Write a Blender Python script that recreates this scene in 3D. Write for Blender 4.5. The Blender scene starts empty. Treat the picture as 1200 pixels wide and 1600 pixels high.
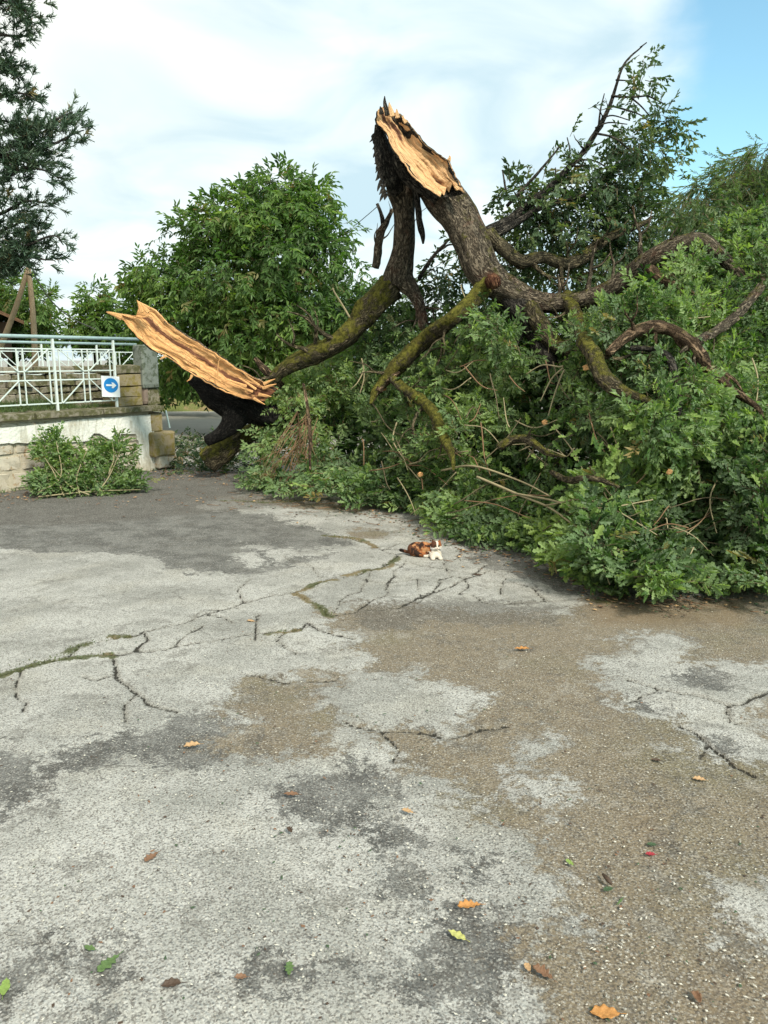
import bpy, math, random
import numpy as np
from mathutils import Vector, Matrix, Euler
random.seed(7); RNG = np.random.default_rng(7)
SC = bpy.context.scene; COL = SC.collection

# ------------------------------------------------------------------ camera
F = 1202.0; PITCH = math.radians(11.2); CH = 1.6
cam = bpy.data.cameras.new('camera'); cam_o = bpy.data.objects.new('camera', cam); COL.objects.link(cam_o)
cam.sensor_fit = 'VERTICAL'; cam.sensor_height = 36; cam.lens = 36*F/1600
cam_o.location = (0, 0, CH); cam_o.rotation_euler = (math.pi/2-PITCH, 0, 0)
cam.clip_start = .05; cam.clip_end = 3000
SC.camera = cam_o
# ------------------------------------------------------------------ light and sky
SUN_EL = math.radians(46); SUN_AZ = math.radians(148)      # azimuth clockwise from +Y: behind the camera, to the right
w = bpy.data.worlds.new('World'); SC.world = w; w.use_nodes = True
nt = w.node_tree; nt.nodes.clear()
def wn(t, **k):
    n = nt.nodes.new(t)
    for a, b in k.items(): setattr(n, a, b)
    return n
out = wn('ShaderNodeOutputWorld'); sky = wn('ShaderNodeTexSky')
sky.sky_type = 'NISHITA'; sky.sun_disc = False; sky.sun_elevation = SUN_EL; sky.sun_rotation = SUN_AZ
sky.air_density = 1.0; sky.dust_density = 1.5; sky.ozone_density = 1.0
bg = wn('ShaderNodeBackground'); bg.inputs[1].default_value = 0.15
tintn = nt.nodes.new('ShaderNodeMixRGB'); tintn.blend_type = 'MULTIPLY'; tintn.inputs[0].default_value = 1; tintn.inputs[2].default_value = (.86, 1.12, .98, 1)
nt.links.new(sky.outputs[0], tintn.inputs[1]); nt.links.new(tintn.outputs[0], bg.inputs[0])
tc = wn('ShaderNodeTexCoord'); sep = wn('ShaderNodeSeparateXYZ'); nt.links.new(tc.outputs['Generated'], sep.inputs[0])
def m_(op, a, b=None, c=None):
    n = wn('ShaderNodeMath', operation=op)
    for i, v in enumerate((a, b, c)):
        if v is None: continue
        if isinstance(v, (int, float)): n.inputs[i].default_value = v
        else: nt.links.new(v, n.inputs[i])
    return n.outputs[0]
zz = m_('ADD', m_('MAXIMUM', sep.outputs[2], 0.0), 0.22)
cmb = wn('ShaderNodeCombineXYZ'); nt.links.new(m_('DIVIDE', sep.outputs[0], zz), cmb.inputs[0]); nt.links.new(m_('DIVIDE', sep.outputs[1], zz), cmb.inputs[1])
n1 = wn('ShaderNodeTexNoise'); n1.inputs['Scale'].default_value = 1.3; n1.inputs['Detail'].default_value = 7; n1.inputs['Roughness'].default_value = .52; n1.inputs['Distortion'].default_value = .3
nt.links.new(cmb.outputs[0], n1.inputs['Vector'])
n2 = wn('ShaderNodeTexNoise'); n2.inputs['Scale'].default_value = 2.3; n2.inputs['Detail'].default_value = 5; n2.inputs['Distortion'].default_value = .6
nt.links.new(cmb.outputs[0], n2.inputs['Vector'])
# cloud cover thins out towards the right-hand part of the sky
cov = m_('ADD', m_('MULTIPLY', sep.outputs[0], -4.6), m_('MULTIPLY', m_('SUBTRACT', n1.outputs[0], .5), 1.1))
cov = m_('ADD', cov, 1.83)
mr = wn('ShaderNodeMapRange', interpolation_type='SMOOTHSTEP'); mr.inputs[1].default_value = 0.24; mr.inputs[2].default_value = 0.52; mr.inputs[3].default_value = 0.0; mr.inputs[4].default_value = .97
nt.links.new(cov, mr.inputs[0])
cr = wn('ShaderNodeValToRGB'); cr.color_ramp.elements[0].position = .36; cr.color_ramp.elements[0].color = (.58, .76, .84, 1)
cr.color_ramp.elements[1].position = .60; cr.color_ramp.elements[1].color = (.90, 1.0, 1.0, 1)
nt.links.new(n2.outputs[0], cr.inputs[0])
# warmer, brighter veil in the upper left where the light comes through
warm = wn('ShaderNodeMixRGB', blend_type='MIX'); warm.inputs[2].default_value = (1.0, 1.0, .90, 1)
wf = wn('ShaderNodeMapRange', interpolation_type='SMOOTHSTEP'); wf.inputs[1].default_value = .12; wf.inputs[2].default_value = .85
wd = m_('ADD', m_('MULTIPLY', sep.outputs[0], -1.2), m_('MULTIPLY', sep.outputs[2], .9))
nt.links.new(m_('SUBTRACT', wd, m_('MULTIPLY', n1.outputs[0], .3)), wf.inputs[0])
nt.links.new(wf.outputs[0], warm.inputs[0]); nt.links.new(cr.outputs[0], warm.inputs[1])
bg2 = wn('ShaderNodeBackground'); bg2.inputs[1].default_value = .67; nt.links.new(warm.outputs[0], bg2.inputs[0])
mx = wn('ShaderNodeMixShader'); nt.links.new(mr.outputs[0], mx.inputs[0]); nt.links.new(bg.outputs[0], mx.inputs[1]); nt.links.new(bg2.outputs[0], mx.inputs[2])
nt.links.new(mx.outputs[0], out.inputs[0])
sun = bpy.data.lights.new('sun', 'SUN'); sun.energy = 3.0; sun.angle = math.radians(10); sun.color = (1.0, .93, .80)
sun_o = bpy.data.objects.new('sun', sun); COL.objects.link(sun_o)
sd = Vector((math.sin(SUN_AZ)*math.cos(SUN_EL), math.cos(SUN_AZ)*math.cos(SUN_EL), math.sin(SUN_EL)))
sun_o.rotation_euler = sd.to_track_quat('Z', 'Y').to_euler(); sun_o.location = sd*40
vs = SC.view_settings; vs.view_transform = 'Standard'; vs.look = 'None'; vs.gamma = 1; vs.use_curve_mapping = False; vs.exposure = 0.76
SC.cycles.max_bounces = 5; SC.cycles.diffuse_bounces = 3; SC.cycles.transmission_bounces = 3; SC.cycles.transparent_max_bounces = 4
SC.cycles.use_adaptive_sampling = True

# ------------------------------------------------------------------ pixel -> world
def ray(px, py):
    x = (px-600)/F; y = (800-py)/F
    return np.array([x, math.cos(PITCH)+y*math.sin(PITCH), -math.sin(PITCH)+y*math.cos(PITCH)])
def at(px, py, Y):
    d = ray(px, py); s = Y/d[1]
    return np.array([d[0]*s, Y, CH+d[2]*s])
def gnd(px, py, z=0.0):
    d = ray(px, py); s = (z-CH)/d[2]
    return np.array([d[0]*s, d[1]*s, z])
def mpp(Y): return Y/F          # metres per photo pixel at depth Y

# ------------------------------------------------------------------ noise in numpy
_perm = np.random.default_rng(3).random(4096)
def _h(i, j, k):
    n = (i*73856093) ^ (j*19349663) ^ (k*83492791)
    n = (n ^ (n >> 13)) & 4095
    return _perm[n]
def vnoise(p):
    p = np.asarray(p, float); i = np.floor(p).astype(np.int64); f = p-i; f = f*f*(3-2*f)
    r = 0
    for a in (0, 1):
        for b in (0, 1):
            for c in (0, 1):
                wt = (f[..., 0] if a else 1-f[..., 0])*(f[..., 1] if b else 1-f[..., 1])*(f[..., 2] if c else 1-f[..., 2])
                r = r+wt*_h(i[..., 0]+a, i[..., 1]+b, i[..., 2]+c)
    return r*2-1
def fbm(p, o=3):
    p = np.asarray(p, float); r = 0; a = 1
    for k in range(o): r = r+a*vnoise(p*2**k+k*17.3); a *= .5
    return r

# ------------------------------------------------------------------ object helpers
def tag(o, label=None, cat=None, group=None, kind=None):
    for k, v in (('label', label), ('category', cat), ('group', group), ('kind', kind)):
        if v: o[k] = v
    return o
def empty(name, loc, label, cat, group=None):
    o = bpy.data.objects.new(name, None); COL.objects.link(o); o.location = Vector([float(c) for c in loc]); o.empty_display_size = .1
    return tag(o, label, cat, group)
def link(name, me, parent=None, kind=None):
    o = bpy.data.objects.new(name, me); COL.objects.link(o)
    if parent is not None:
        o.parent = parent
        base = parent; off = Vector((0, 0, 0))
        while base is not None: off += base.location; base = base.parent
        o.location = -off            # meshes are written in world coordinates
    if kind: o['kind'] = kind
    return o
def mesh(name, verts, faces, mats=(), smooth=False, mi=None, attrs=None):
    me = bpy.data.meshes.new(name)
    verts = np.asarray(verts, np.float32)
    if isinstance(faces, np.ndarray) and faces.ndim == 2:
        n, k = faces.shape
        me.vertices.add(len(verts)); me.vertices.foreach_set('co', verts.ravel())
        me.loops.add(n*k); me.loops.foreach_set('vertex_index', faces.astype(np.int32).ravel())
        me.polygons.add(n); me.polygons.foreach_set('loop_start', np.arange(0, n*k, k, dtype=np.int32))
        me.polygons.foreach_set('loop_total', np.full(n, k, np.int32))
    else:
        me.from_pydata([tuple(map(float, v)) for v in verts], [], [tuple(int(i) for i in f) for f in faces])
    if mi is not None: me.polygons.foreach_set('material_index', np.asarray(mi, np.int32))
    for m in mats: me.materials.append(m)
    me.update(calc_edges=True)
    me.polygons.foreach_set('use_smooth', np.full(len(me.polygons), smooth))
    for k, v in (attrs or {}).items():
        v = np.asarray(v, np.float32)
        if v.ndim == 1: a = me.attributes.new(k, 'FLOAT', 'POINT'); a.data.foreach_set('value', v)
        else: a = me.attributes.new(k, 'FLOAT_VECTOR', 'POINT'); a.data.foreach_set('vector', v.ravel())
    return me

# ------------------------------------------------------------------ materials
class Mat:
    def __init__(s, name, rough=.85, spec=.3):
        s.m = bpy.data.materials.new(name); s.m.use_nodes = True; s.t = s.m.node_tree; s.t.nodes.clear()
        s.out = s.n('ShaderNodeOutputMaterial'); s.b = s.n('ShaderNodeBsdfPrincipled'); s.l(s.b.outputs[0], s.out.inputs[0])
        s.b.inputs['Roughness'].default_value = rough; s.b.inputs['Specular IOR Level'].default_value = spec
    def n(s, t, **k):
        x = s.t.nodes.new(t)
        for a, b in k.items(): setattr(x, a, b)
        return x
    def l(s, a, b): s.t.links.new(a, b)
    def put(s, v, inp):
        if isinstance(v, (int, float)): inp.default_value = v
        elif isinstance(v, tuple): inp.default_value = v if len(v) == 4 or len(inp.default_value) == 3 else v+(1,)
        else: s.l(v, inp)
    def math(s, op, *a):
        x = s.n('ShaderNodeMath', operation=op)
        for i, v in enumerate(a): s.put(v, x.inputs[i])
        return x.outputs[0]
    def coord(s, kind='pos'):
        if kind == 'pos': return s.n('ShaderNodeNewGeometry').outputs['Position']
        if kind == 'obj': return s.n('ShaderNodeTexCoord').outputs['Object']
        a = s.n('ShaderNodeAttribute', attribute_name=kind); return a.outputs['Vector']
    def attr(s, name): return s.n('ShaderNodeAttribute', attribute_name=name).outputs['Fac']
    def scale(s, v, sc):
        x = s.n('ShaderNodeMapping'); s.l(v, x.inputs[0]); x.inputs[3].default_value = sc; return x.outputs[0]
    def noise(s, v, sc, det=4, rough=.55, dist=0):
        x = s.n('ShaderNodeTexNoise'); s.l(v, x.inputs['Vector']); x.inputs['Scale'].default_value = sc; x.inputs['Detail'].default_value = det
        x.inputs['Roughness'].default_value = rough; x.inputs['Distortion'].default_value = dist; return x.outputs['Fac']
    def voro(s, v, sc, feat='F1', out='Distance', rnd=1):
        x = s.n('ShaderNodeTexVoronoi', feature=feat); s.l(v, x.inputs['Vector']); x.inputs['Scale'].default_value = sc; x.inputs['Randomness'].default_value = rnd
        return x.outputs[out]
    def ss(s, v, a, b, lo=0., hi=1.):
        x = s.n('ShaderNodeMapRange', interpolation_type='SMOOTHSTEP'); s.put(v, x.inputs[0])
        for i, k in enumerate((a, b, lo, hi)): s.put(k, x.inputs[i+1])
        return x.outputs[0]
    def mix(s, f, a, b, bt='MIX'):
        x = s.n('ShaderNodeMixRGB', blend_type=bt); s.put(f, x.inputs[0]); s.put(a, x.inputs[1]); s.put(b, x.inputs[2]); return x.outputs[0]
    def ramp(s, v, pts):
        x = s.n('ShaderNodeValToRGB'); r = x.color_ramp
        while len(r.elements) < len(pts): r.elements.new(.5)
        for e, (p, c) in zip(r.elements, pts): e.position = p; e.color = c+(1,)
        s.l(v, x.inputs[0]); return x.outputs[0]
    def color(s, c): s.put(c, s.b.inputs['Base Color'])
    def bump(s, h, dist=.01, st=1.0):
        x = s.n('ShaderNodeBump'); s.put(st, x.inputs['Strength']); x.inputs['Distance'].default_value = dist; s.l(h, x.inputs['Height']); s.l(x.outputs[0], s.b.inputs['Normal'])

def leaf_mat(name, dark, mid, light, trans=.3, back=(.12, .17, .10), dead=(.30, .23, .10)):
    M = Mat(name, .48, .22)
    t = M.attr('tint')
    c = M.ramp(t, [(0, dark), (.5, mid), (.93, light), (1.0, dead)])
    g = M.n('ShaderNodeNewGeometry')
    c = M.mix(M.math('MULTIPLY', g.outputs['Backfacing'], .5), c, back)
    c = M.mix(.35, c, M.ramp(M.noise(M.coord(), 30, 2), [(.3, (.35, .35, .35)), (.7, (1, 1, 1))]), 'MULTIPLY')
    M.color(c)
    tr = M.n('ShaderNodeBsdfTranslucent'); M.l(M.mix(1, c, (1.5, 1.7, .6, 1), 'MULTIPLY'), tr.inputs[0])
    ms = M.n('ShaderNodeMixShader'); ms.inputs[0].default_value = trans
    M.l(M.b.outputs[0], ms.inputs[1]); M.l(tr.outputs[0], ms.inputs[2]); M.l(ms.outputs[0], M.out.inputs[0])
    return M.m
def plain(name, c, rough=.8, var=.25, sc=12, bump=.0, spec=.3):
    M = Mat(name, rough, spec); p = M.coord(); n = M.noise(p, sc, 5)
    M.color(M.mix(n, tuple(x*(1-var) for x in c), tuple(min(1, x*(1+var)) for x in c)))
    if bump: M.bump(M.noise(p, sc*4, 5), bump)
    return M.m
def bark_mat(name, c0, c1, moss=.5, mosscol=((.065, .068, .012), (.26, .245, .045)), sc=1., red=0):
    M = Mat(name, .93, .15); b = M.coord('bc'); p = M.coord()
    nz = M.n('ShaderNodeTexNoise'); M.l(b, nz.inputs['Vector']); nz.inputs['Scale'].default_value = 11; nz.inputs['Detail'].default_value = 4
    sc_ = M.n('ShaderNodeVectorMath', operation='SCALE'); M.l(nz.outputs['Color'], sc_.inputs[0]); sc_.inputs['Scale'].default_value = .085
    wv = M.n('ShaderNodeVectorMath', operation='ADD'); M.l(b, wv.inputs[0]); M.l(sc_.outputs[0], wv.inputs[1])
    v = M.scale(wv.outputs[0], (1, 1, .22))
    plate = M.ss(M.voro(v, 46*sc, 'DISTANCE_TO_EDGE'), .02, .42)
    rid = M.math('ABSOLUTE', M.math('SUBTRACT', M.noise(M.scale(wv.outputs[0], (1, 1, .16)), 38*sc, 5, .65), .5))
    fine = M.noise(M.scale(b, (1, 1, .3)), 120*sc, 6, .75)
    h = M.math('ADD', M.math('MULTIPLY', plate, .38), M.math('ADD', M.math('MULTIPLY', M.ss(rid, .0, .10), .40), M.math('MULTIPLY', fine, .38)))
    c = M.mix(M.ss(h, .25, 1.05), tuple(x*.28 for x in c0), c1)
    c = M.mix(M.ss(M.noise(p, 4, 5, .7), .40, .66, 0, .75), c, M.mix(.6, c, c0))
    c = M.mix(M.ss(M.noise(p, 9, 5, .7), .56, .66, 0, .45), c, tuple(x*1.15 for x in c1))
    if red: c = M.mix(M.ss(M.noise(p, 3.1, 5, .7), .53, .68, 0, red), c, (.16, .055, .03))
    g = M.n('ShaderNodeNewGeometry'); sp = M.n('ShaderNodeSeparateXYZ'); M.l(g.outputs['Normal'], sp.inputs[0])
    a = M.math('ADD', M.math('MULTIPLY', sp.outputs[2], .45), M.math('MULTIPLY', M.math('SUBTRACT', M.noise(p, 6.5, 7, .75), .5), 3.2))
    mk = M.math('MULTIPLY', M.ss(M.math('ADD', a, M.attr('moss')), .50, .95), min(1, moss*2))
    mc = M.mix(M.ss(M.noise(p, 20, 6, .75), .38, .62), mosscol[0], mosscol[1]); mc = M.mix(M.ss(M.noise(p, 7, 5, .7), .5, .65, 0, .6), mc, (.12, .10, .03))
    M.color(M.mix(mk, c, mc))
    M.bump(M.math('ADD', h, M.math('MULTIPLY', mk, M.math('MULTIPLY', M.noise(p, 75, 5, .8), 1.3))), .045, 1.0)
    return M.m

# asphalt ---------------------------------------------------------
def asphalt():
    M = Mat('worn_asphalt', .9, .25); p = M.coord()
    wob = M.math('MULTIPLY', M.math('SUBTRACT', M.noise(p, 4.5, 8, .75), .5), .85)
    wob2 = M.math('MULTIPLY', M.math('SUBTRACT', M.noise(p, 24, 6, .8), .5), .62)
    wb = M.math('ADD', wob, wob2)
    dk = M.ss(M.math('ADD', M.attr('dark'), wb), -.02, .035)
    br = M.ss(M.math('ADD', M.attr('brown'), wb), -.03, .045)
    lt = M.ss(M.math('ADD', M.attr('dark_brown'), wb), -.06, .06)
    # aggregate: stones of two sizes in a binder
    v1 = M.n('ShaderNodeTexVoronoi'); M.l(p, v1.inputs['Vector']); v1.inputs['Scale'].default_value = 85
    v2 = M.n('ShaderNodeTexVoronoi'); M.l(p, v2.inputs['Vector']); v2.inputs['Scale'].default_value = 190
    s1 = M.n('ShaderNodeSeparateXYZ'); M.l(v1.outputs['Color'], s1.inputs[0]); s2 = M.n('ShaderNodeSeparateXYZ'); M.l(v2.outputs['Color'], s2.inputs[0])
    big = M.noise(p, 1.1, 5); mid = M.noise(p, 9, 5, .6)
    cl = M.mix(M.ss(M.noise(p, 1.6, 7, .72), .36, .62), (.285, .285, .262), (.465, .46, .43))
    cl = M.mix(M.ss(M.noise(M.scale(p, (1, 1, 1)), 2.3, 4), .5, .68, 0, .35), cl, (.42, .40, .34))
    cd = M.mix(M.ss(M.noise(p, 3.5, 8, .75), .38, .62), (.075, .076, .072), (.19, .19, .178))
    cb = M.mix(mid, (.135, .108, .072), (.27, .22, .15))
    cb = M.mix(M.ss(big, .5, .66, 0, .5), cb, (.15, .14, .075))
    c = M.mix(dk, cl, cd); c = M.mix(br, c, cb)
    c = M.mix(M.math('MULTIPLY', lt, .65), c, (.085, .078, .068))
    # blotches of worn binder on the pale parts, and dirt gathered along the patch edges
    c = M.mix(M.math('MULTIPLY', M.ss(M.noise(p, 6.5, 9, .72), .535, .575, 0, .85), M.ss(M.noise(p, 1.7, 4, .7), .44, .56)), c, M.mix(.55, c, (.12, .115, .10)))
    ed_ = M.ss(M.math('ABSOLUTE', M.math('ADD', M.attr('brown'), M.math('MULTIPLY', wb, .9))), .10, .0, 0, .5)
    c = M.mix(ed_, c, M.mix(.45, c, (.10, .085, .065)))
    c = M.mix(M.math('MULTIPLY', br, M.ss(M.noise(p, 3.6, 9, .75), .555, .60, 0, .55)), c, (.30, .275, .23))
    c = M.mix(M.math('MULTIPLY', br, M.ss(M.noise(p, 2.7, 8, .75), .55, .62, 0, .6)), c, (.085, .075, .06))
    hair = M.voro(M.n('ShaderNodeNewGeometry').outputs['Position'], 2.1, 'DISTANCE_TO_EDGE')
    hair = M.math('ADD', hair, M.math('MULTIPLY', M.math('SUBTRACT', M.noise(p, 14, 6, .7), .5), .16))
    c = M.mix(M.math('MULTIPLY', M.ss(M.math('ABSOLUTE', hair), .010, .003), M.ss(M.noise(p, 1.3, 3), .54, .60, 0, .6)), c, (.07, .065, .055))
    # speckle
    sp = M.ss(s1.outputs[0], .60, .95); spd = M.ss(s1.outputs[1], .72, .95); sp2 = M.ss(s2.outputs[0], .5, 1.0)
    core = M.ss(v1.outputs['Distance'], .0055*85, .0035*85)
    c = M.mix(M.math('MULTIPLY', M.math('MULTIPLY', sp, core), .42), c, (.60, .58, .53))
    c = M.mix(M.math('MULTIPLY', M.math('MULTIPLY', spd, core), .30), c, (.13, .12, .10))
    c = M.mix(M.math('MULTIPLY', sp2, .26), c, (.66, .64, .58)); c = M.mix(M.math('MULTIPLY', M.ss(s2.outputs[1], .5, 1), .7), c, (.09, .08, .07))
    fn = M.noise(p, 260, 3, .7); c = M.mix(.7, c, M.ramp(fn, [(.3, (.38, .38, .38)), (.7, (1, 1, 1))]), 'MULTIPLY')
    # cracks, with moss in some
    cdv = M.math('ADD', M.attr('crack'), M.math('MULTIPLY', M.math('SUBTRACT', M.noise(p, 42, 4, .7), .5), .030))
    ck = M.ss(cdv, .0095, .0035)
    ms = M.math('MULTIPLY', M.ss(M.math('ADD', M.attr('mossd'), M.math('MULTIPLY', M.math('SUBTRACT', M.noise(p, 16, 5, .7), .5), .13)), .042, .018), 1.0)
    c = M.mix(M.math('MULTIPLY', M.ss(cdv, .03, .0), .35), c, (.13, .115, .085))
    c = M.mix(ck, c, (.030, .028, .022))
    mcol = M.mix(M.ss(M.noise(p, 2.4, 3), .44, .58), (.075, .085, .03), (.20, .15, .075))
    c = M.mix(M.math('MULTIPLY', ms, .9), c, M.mix(M.noise(p, 90, 3), M.mix(.6, mcol, (.03, .03, .01)), mcol))
    c = M.mix(M.math('MULTIPLY', M.ss(M.attr('tan'), .02, .25), .5), c, (.17, .12, .07))
    M.color(c)
    h = M.math('ADD', M.math('MULTIPLY', M.ss(v1.outputs['Distance'], .75, .1), M.math('ADD', M.math('MULTIPLY', s1.outputs[2], .7), .15)), M.math('MULTIPLY', fn, .35))
    h = M.math('ADD', h, M.math('MULTIPLY', ms, M.noise(p, 150, 3)))
    h = M.math('SUBTRACT', h, M.math('MULTIPLY', ck, 3.0))
    M.bump(h, .006, .85)
    return M.m

# ------------------------------------------------------------------ the ground sheet
def seg_dist(P, a, b):
    ab = b-a; t = np.clip(((P-a)@ab)/max(ab@ab, 1e-12), 0, 1)
    return np.linalg.norm(P-a-t[:, None]*ab, axis=1)
def poly_sd(P, pts):
    Q = np.array([gnd(x, y)[:2] for x, y in pts]); d = np.full(len(P), 9.); ins = np.zeros(len(P), bool)
    for i in range(len(Q)):
        a, b = Q[i], Q[(i+1) % len(Q)]; d = np.minimum(d, seg_dist(P, a, b))
        c = ((a[1] > P[:, 1]) != (b[1] > P[:, 1])) & (P[:, 0] < (b[0]-a[0])*(P[:, 1]-a[1])/((b[1]-a[1]) if abs(b[1]-a[1]) > 1e-9 else 1e-9)+a[0])
        ins ^= c
    return np.where(ins, d, -d)
DARK = [[(-300, 770), (-300, 850), (0, 857), (60, 862), (150, 862), (220, 866), (262, 884), (310, 896), (385, 899), (440, 888), (520, 868), (560, 845), (500, 826), (440, 812), (400, 800), (300, 792), (380, 770), (380, 745), (240, 735), (0, 765)],
        [(60, 1178), (130, 1160), (230, 1135), (290, 1108), (380, 1118), (400, 1150), (370, 1185), (300, 1195), (200, 1190), (110, 1200)],
        [(-60, 1150), (40, 1170), (80, 1200), (70, 1260), (0, 1285), (-80, 1280)],
        [(590, 1325), (640, 1350), (700, 1390), (760, 1420), (820, 1450), (850, 1500), (800, 1600), (700, 1590), (640, 1530), (660, 1480), (640, 1440), (690, 1420), (640, 1390), (600, 1370)],
        [(130, 1480), (190, 1480), (205, 1510), (170, 1560), (120, 1550)], [(-20, 1510), (50, 1510), (60, 1550), (0, 1580), (-30, 1580)],
        [(420, 1230), (560, 1180), (640, 1230), (590, 1280), (520, 1300), (440, 1260)], [(370, 1510), (470, 1500), (560, 1480), (590, 1500), (500, 1530), (430, 1550)],
        [(1000, 925), (1200, 930), (1400, 1000), (1200, 1000), (1060, 985)], [(720, 845), (800, 862), (880, 890), (930, 930), (880, 930), (820, 905), (740, 880)],
        [(930, 1040), (1000, 1060), (1090, 1060), (1150, 1110), (1060, 1160), (960, 1120)], [(1100, 1160), (1250, 1200), (1250, 1260), (1150, 1230)],
        [(560, 1260), (640, 1275), (700, 1310), (660, 1330), (600, 1320)], [(730, 1340), (790, 1340), (790, 1370), (740, 1375)],
        [(980, 1600), (1040, 1500), (1060, 1440), (1000, 1330), (1060, 1300), (1120, 1370), (1130, 1420), (1180, 1480), (1120, 1560)]]
DARK_IN = [[(1040, 1050), (1110, 1048), (1165, 1062), (1130, 1078), (1060, 1072)], [(1085, 1150), (1130, 1148), (1150, 1175), (1110, 1185)], [(600, 1128), (690, 1135), (700, 1150), (610, 1142)], [(985, 1085), (1040, 1100), (1030, 1118), (990, 1108)]]
LIGHT_ISL = [[(365, 868), (400, 860), (418, 880), (390, 888)], [(380, 850), (470, 862), (500, 852), (560, 860), (430, 875)],
             [(490, 1080), (540, 1050), (640, 1045), (690, 1070), (775, 1080), (770, 1095), (720, 1110), (690, 1145), (610, 1130), (540, 1125)],
             [(915, 1022), (960, 1020), (980, 1000), (1020, 985), (1080, 1000), (1060, 1030), (1110, 1032), (1250, 1040), (1250, 1095), (1150, 1110), (1190, 1130), (1250, 1200), (1150, 1200), (1060, 1160), (1060, 1130), (980, 1120), (950, 1060)],
             [(795, 1208), (870, 1200), (885, 1240), (860, 1262), (800, 1250)], [(808, 1155), (860, 1152), (864, 1168), (812, 1172)], [(1110, 1385), (1180, 1375), (1260, 1390), (1260, 1490), (1190, 1475), (1140, 1430)]]
BROWN = [[(500, 962), (560, 945), (640, 945), (760, 955), (880, 958), (930, 925), (1000, 932), (1090, 935), (1200, 915), (1500, 915), (1700, 1700), (860, 1700), (800, 1560), (800, 1480), (880, 1450), (895, 1440), (880, 1390), (820, 1300), (760, 1285), (740, 1240), (640, 1200), (600, 1150), (520, 1130), (500, 1170), (380, 1190), (330, 1150), (380, 1120), (350, 1100), (370, 1060), (470, 1050), (575, 1040), (570, 1020), (540, 990)],
         [(340, 775), (420, 778), (600, 790), (560, 800), (440, 792)], [(560, 825), (620, 830), (600, 842), (540, 840)]]
DARK_BROWN = [[(-300, 745), (0, 765), (240, 733), (400, 735), (520, 782), (440, 790), (330, 800), (180, 815), (0, 822), (-300, 830)], [(560, 945), (700, 935), (880, 950), (860, 975), (700, 970), (560, 990)]]  # areas where the asphalt is tinted a darker brown
TAN = [[(1040, 1480), (1250, 1480), (1250, 1650), (1000, 1650)], [(930, 1250), (1090, 1240), (1080, 1330), (950, 1350)], [(880, 930), (1200, 925), (1200, 990), (900, 985)]]
CRACKS = [[(-60, 1070), (0, 1052), (60, 1035), (100, 1025), (180, 1022), (260, 1010), (330, 1000), (400, 990), (450, 985), (500, 975)],
          [(100, 1024), (130, 1003), (200, 995), (230, 985), (300, 970), (380, 942), (430, 930), (470, 925), (520, 905), (560, 900), (610, 880), (620, 868), (590, 855), (540, 838)],
          [(175, 1024), (180, 1050), (215, 1080), (235, 1100), (275, 1110)], [(218, 1014), (225, 988)], [(270, 1008), (300, 985), (315, 978)], [(328, 962), (345, 966), (360, 975)],
          [(465, 928), (490, 945), (510, 960), (555, 955), (600, 930), (610, 905), (630, 880)], [(600, 930), (660, 935), (700, 920), (740, 900), (770, 890), (800, 892)],
          [(640, 880), (700, 890), (740, 895), (760, 880)], [(700, 925), (740, 930), (760, 945), (850, 940), (832, 918), (800, 910)], [(560, 952), (620, 948), (680, 925), (690, 905), (720, 900)],
          [(980, 1060), (1020, 1075), (1080, 1085), (1140, 1105), (1200, 1085), (1260, 1080)], [(1060, 1135), (1110, 1160), (1140, 1195), (1180, 1210)], [(540, 1125), (600, 1137), (680, 1142)],
          [(430, 985), (470, 985), (480, 972), (500, 985), (550, 995)], [(630, 878), (690, 880), (720, 870)], [(850, 940), (900, 935)], [(400, 1000), (405, 960)],
          [(380, 1050), (440, 1062), (520, 1060)], [(660, 1140), (700, 1150), (800, 1130)], [(560, 855), (640, 860), (720, 848)]]
CRACKS2 = [[(560, 905), (600, 912), (650, 905), (690, 910)], [(650, 905), (660, 935), (640, 952)], [(720, 900), (735, 915), (720, 930)], [(560, 925), (530, 940), (520, 955)], [(600, 880), (570, 905), (560, 925)], [(770, 890), (790, 905), (780, 925), (800, 945)], [(690, 880), (705, 900)], [(800, 892), (850, 905), (890, 915)], [(740, 870), (780, 880), (830, 885)], [(450, 985), (440, 1000), (460, 1020)], [(180, 1050), (150, 1060), (120, 1055)], [(500, 905), (480, 880), (440, 870)],
  [(300, 970), (320, 955), (380, 950)], [(600, 860), (640, 845), (700, 842)], [(1020, 1075), (1000, 1095), (960, 1100)], [(1140, 1105), (1150, 1130), (1200, 1140)], [(1110, 1160), (1090, 1180)], [(30, 1042), (20, 1075), (40, 1110)], [(215, 1080), (190, 1100), (195, 1125)], [(600, 1137), (620, 1165), (610, 1190)], [(380, 942), (370, 925), (390, 905)]]
MOSSC = [[(-60, 1070), (0, 1052), (60, 1035), (100, 1025), (175, 1024)], [(100, 1016), (140, 1003)], [(465, 928), (490, 945), (505, 958), (515, 962)], [(465, 930), (490, 915), (525, 907)], [(540, 900), (605, 888), (620, 872)], [(170, 995), (200, 995)],
         [(425, 990), (465, 984)], [(345, 782), (420, 784), (500, 780)], [(590, 856), (560, 842), (510, 836)], [(920, 935), (950, 940), (980, 932)]]
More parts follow.
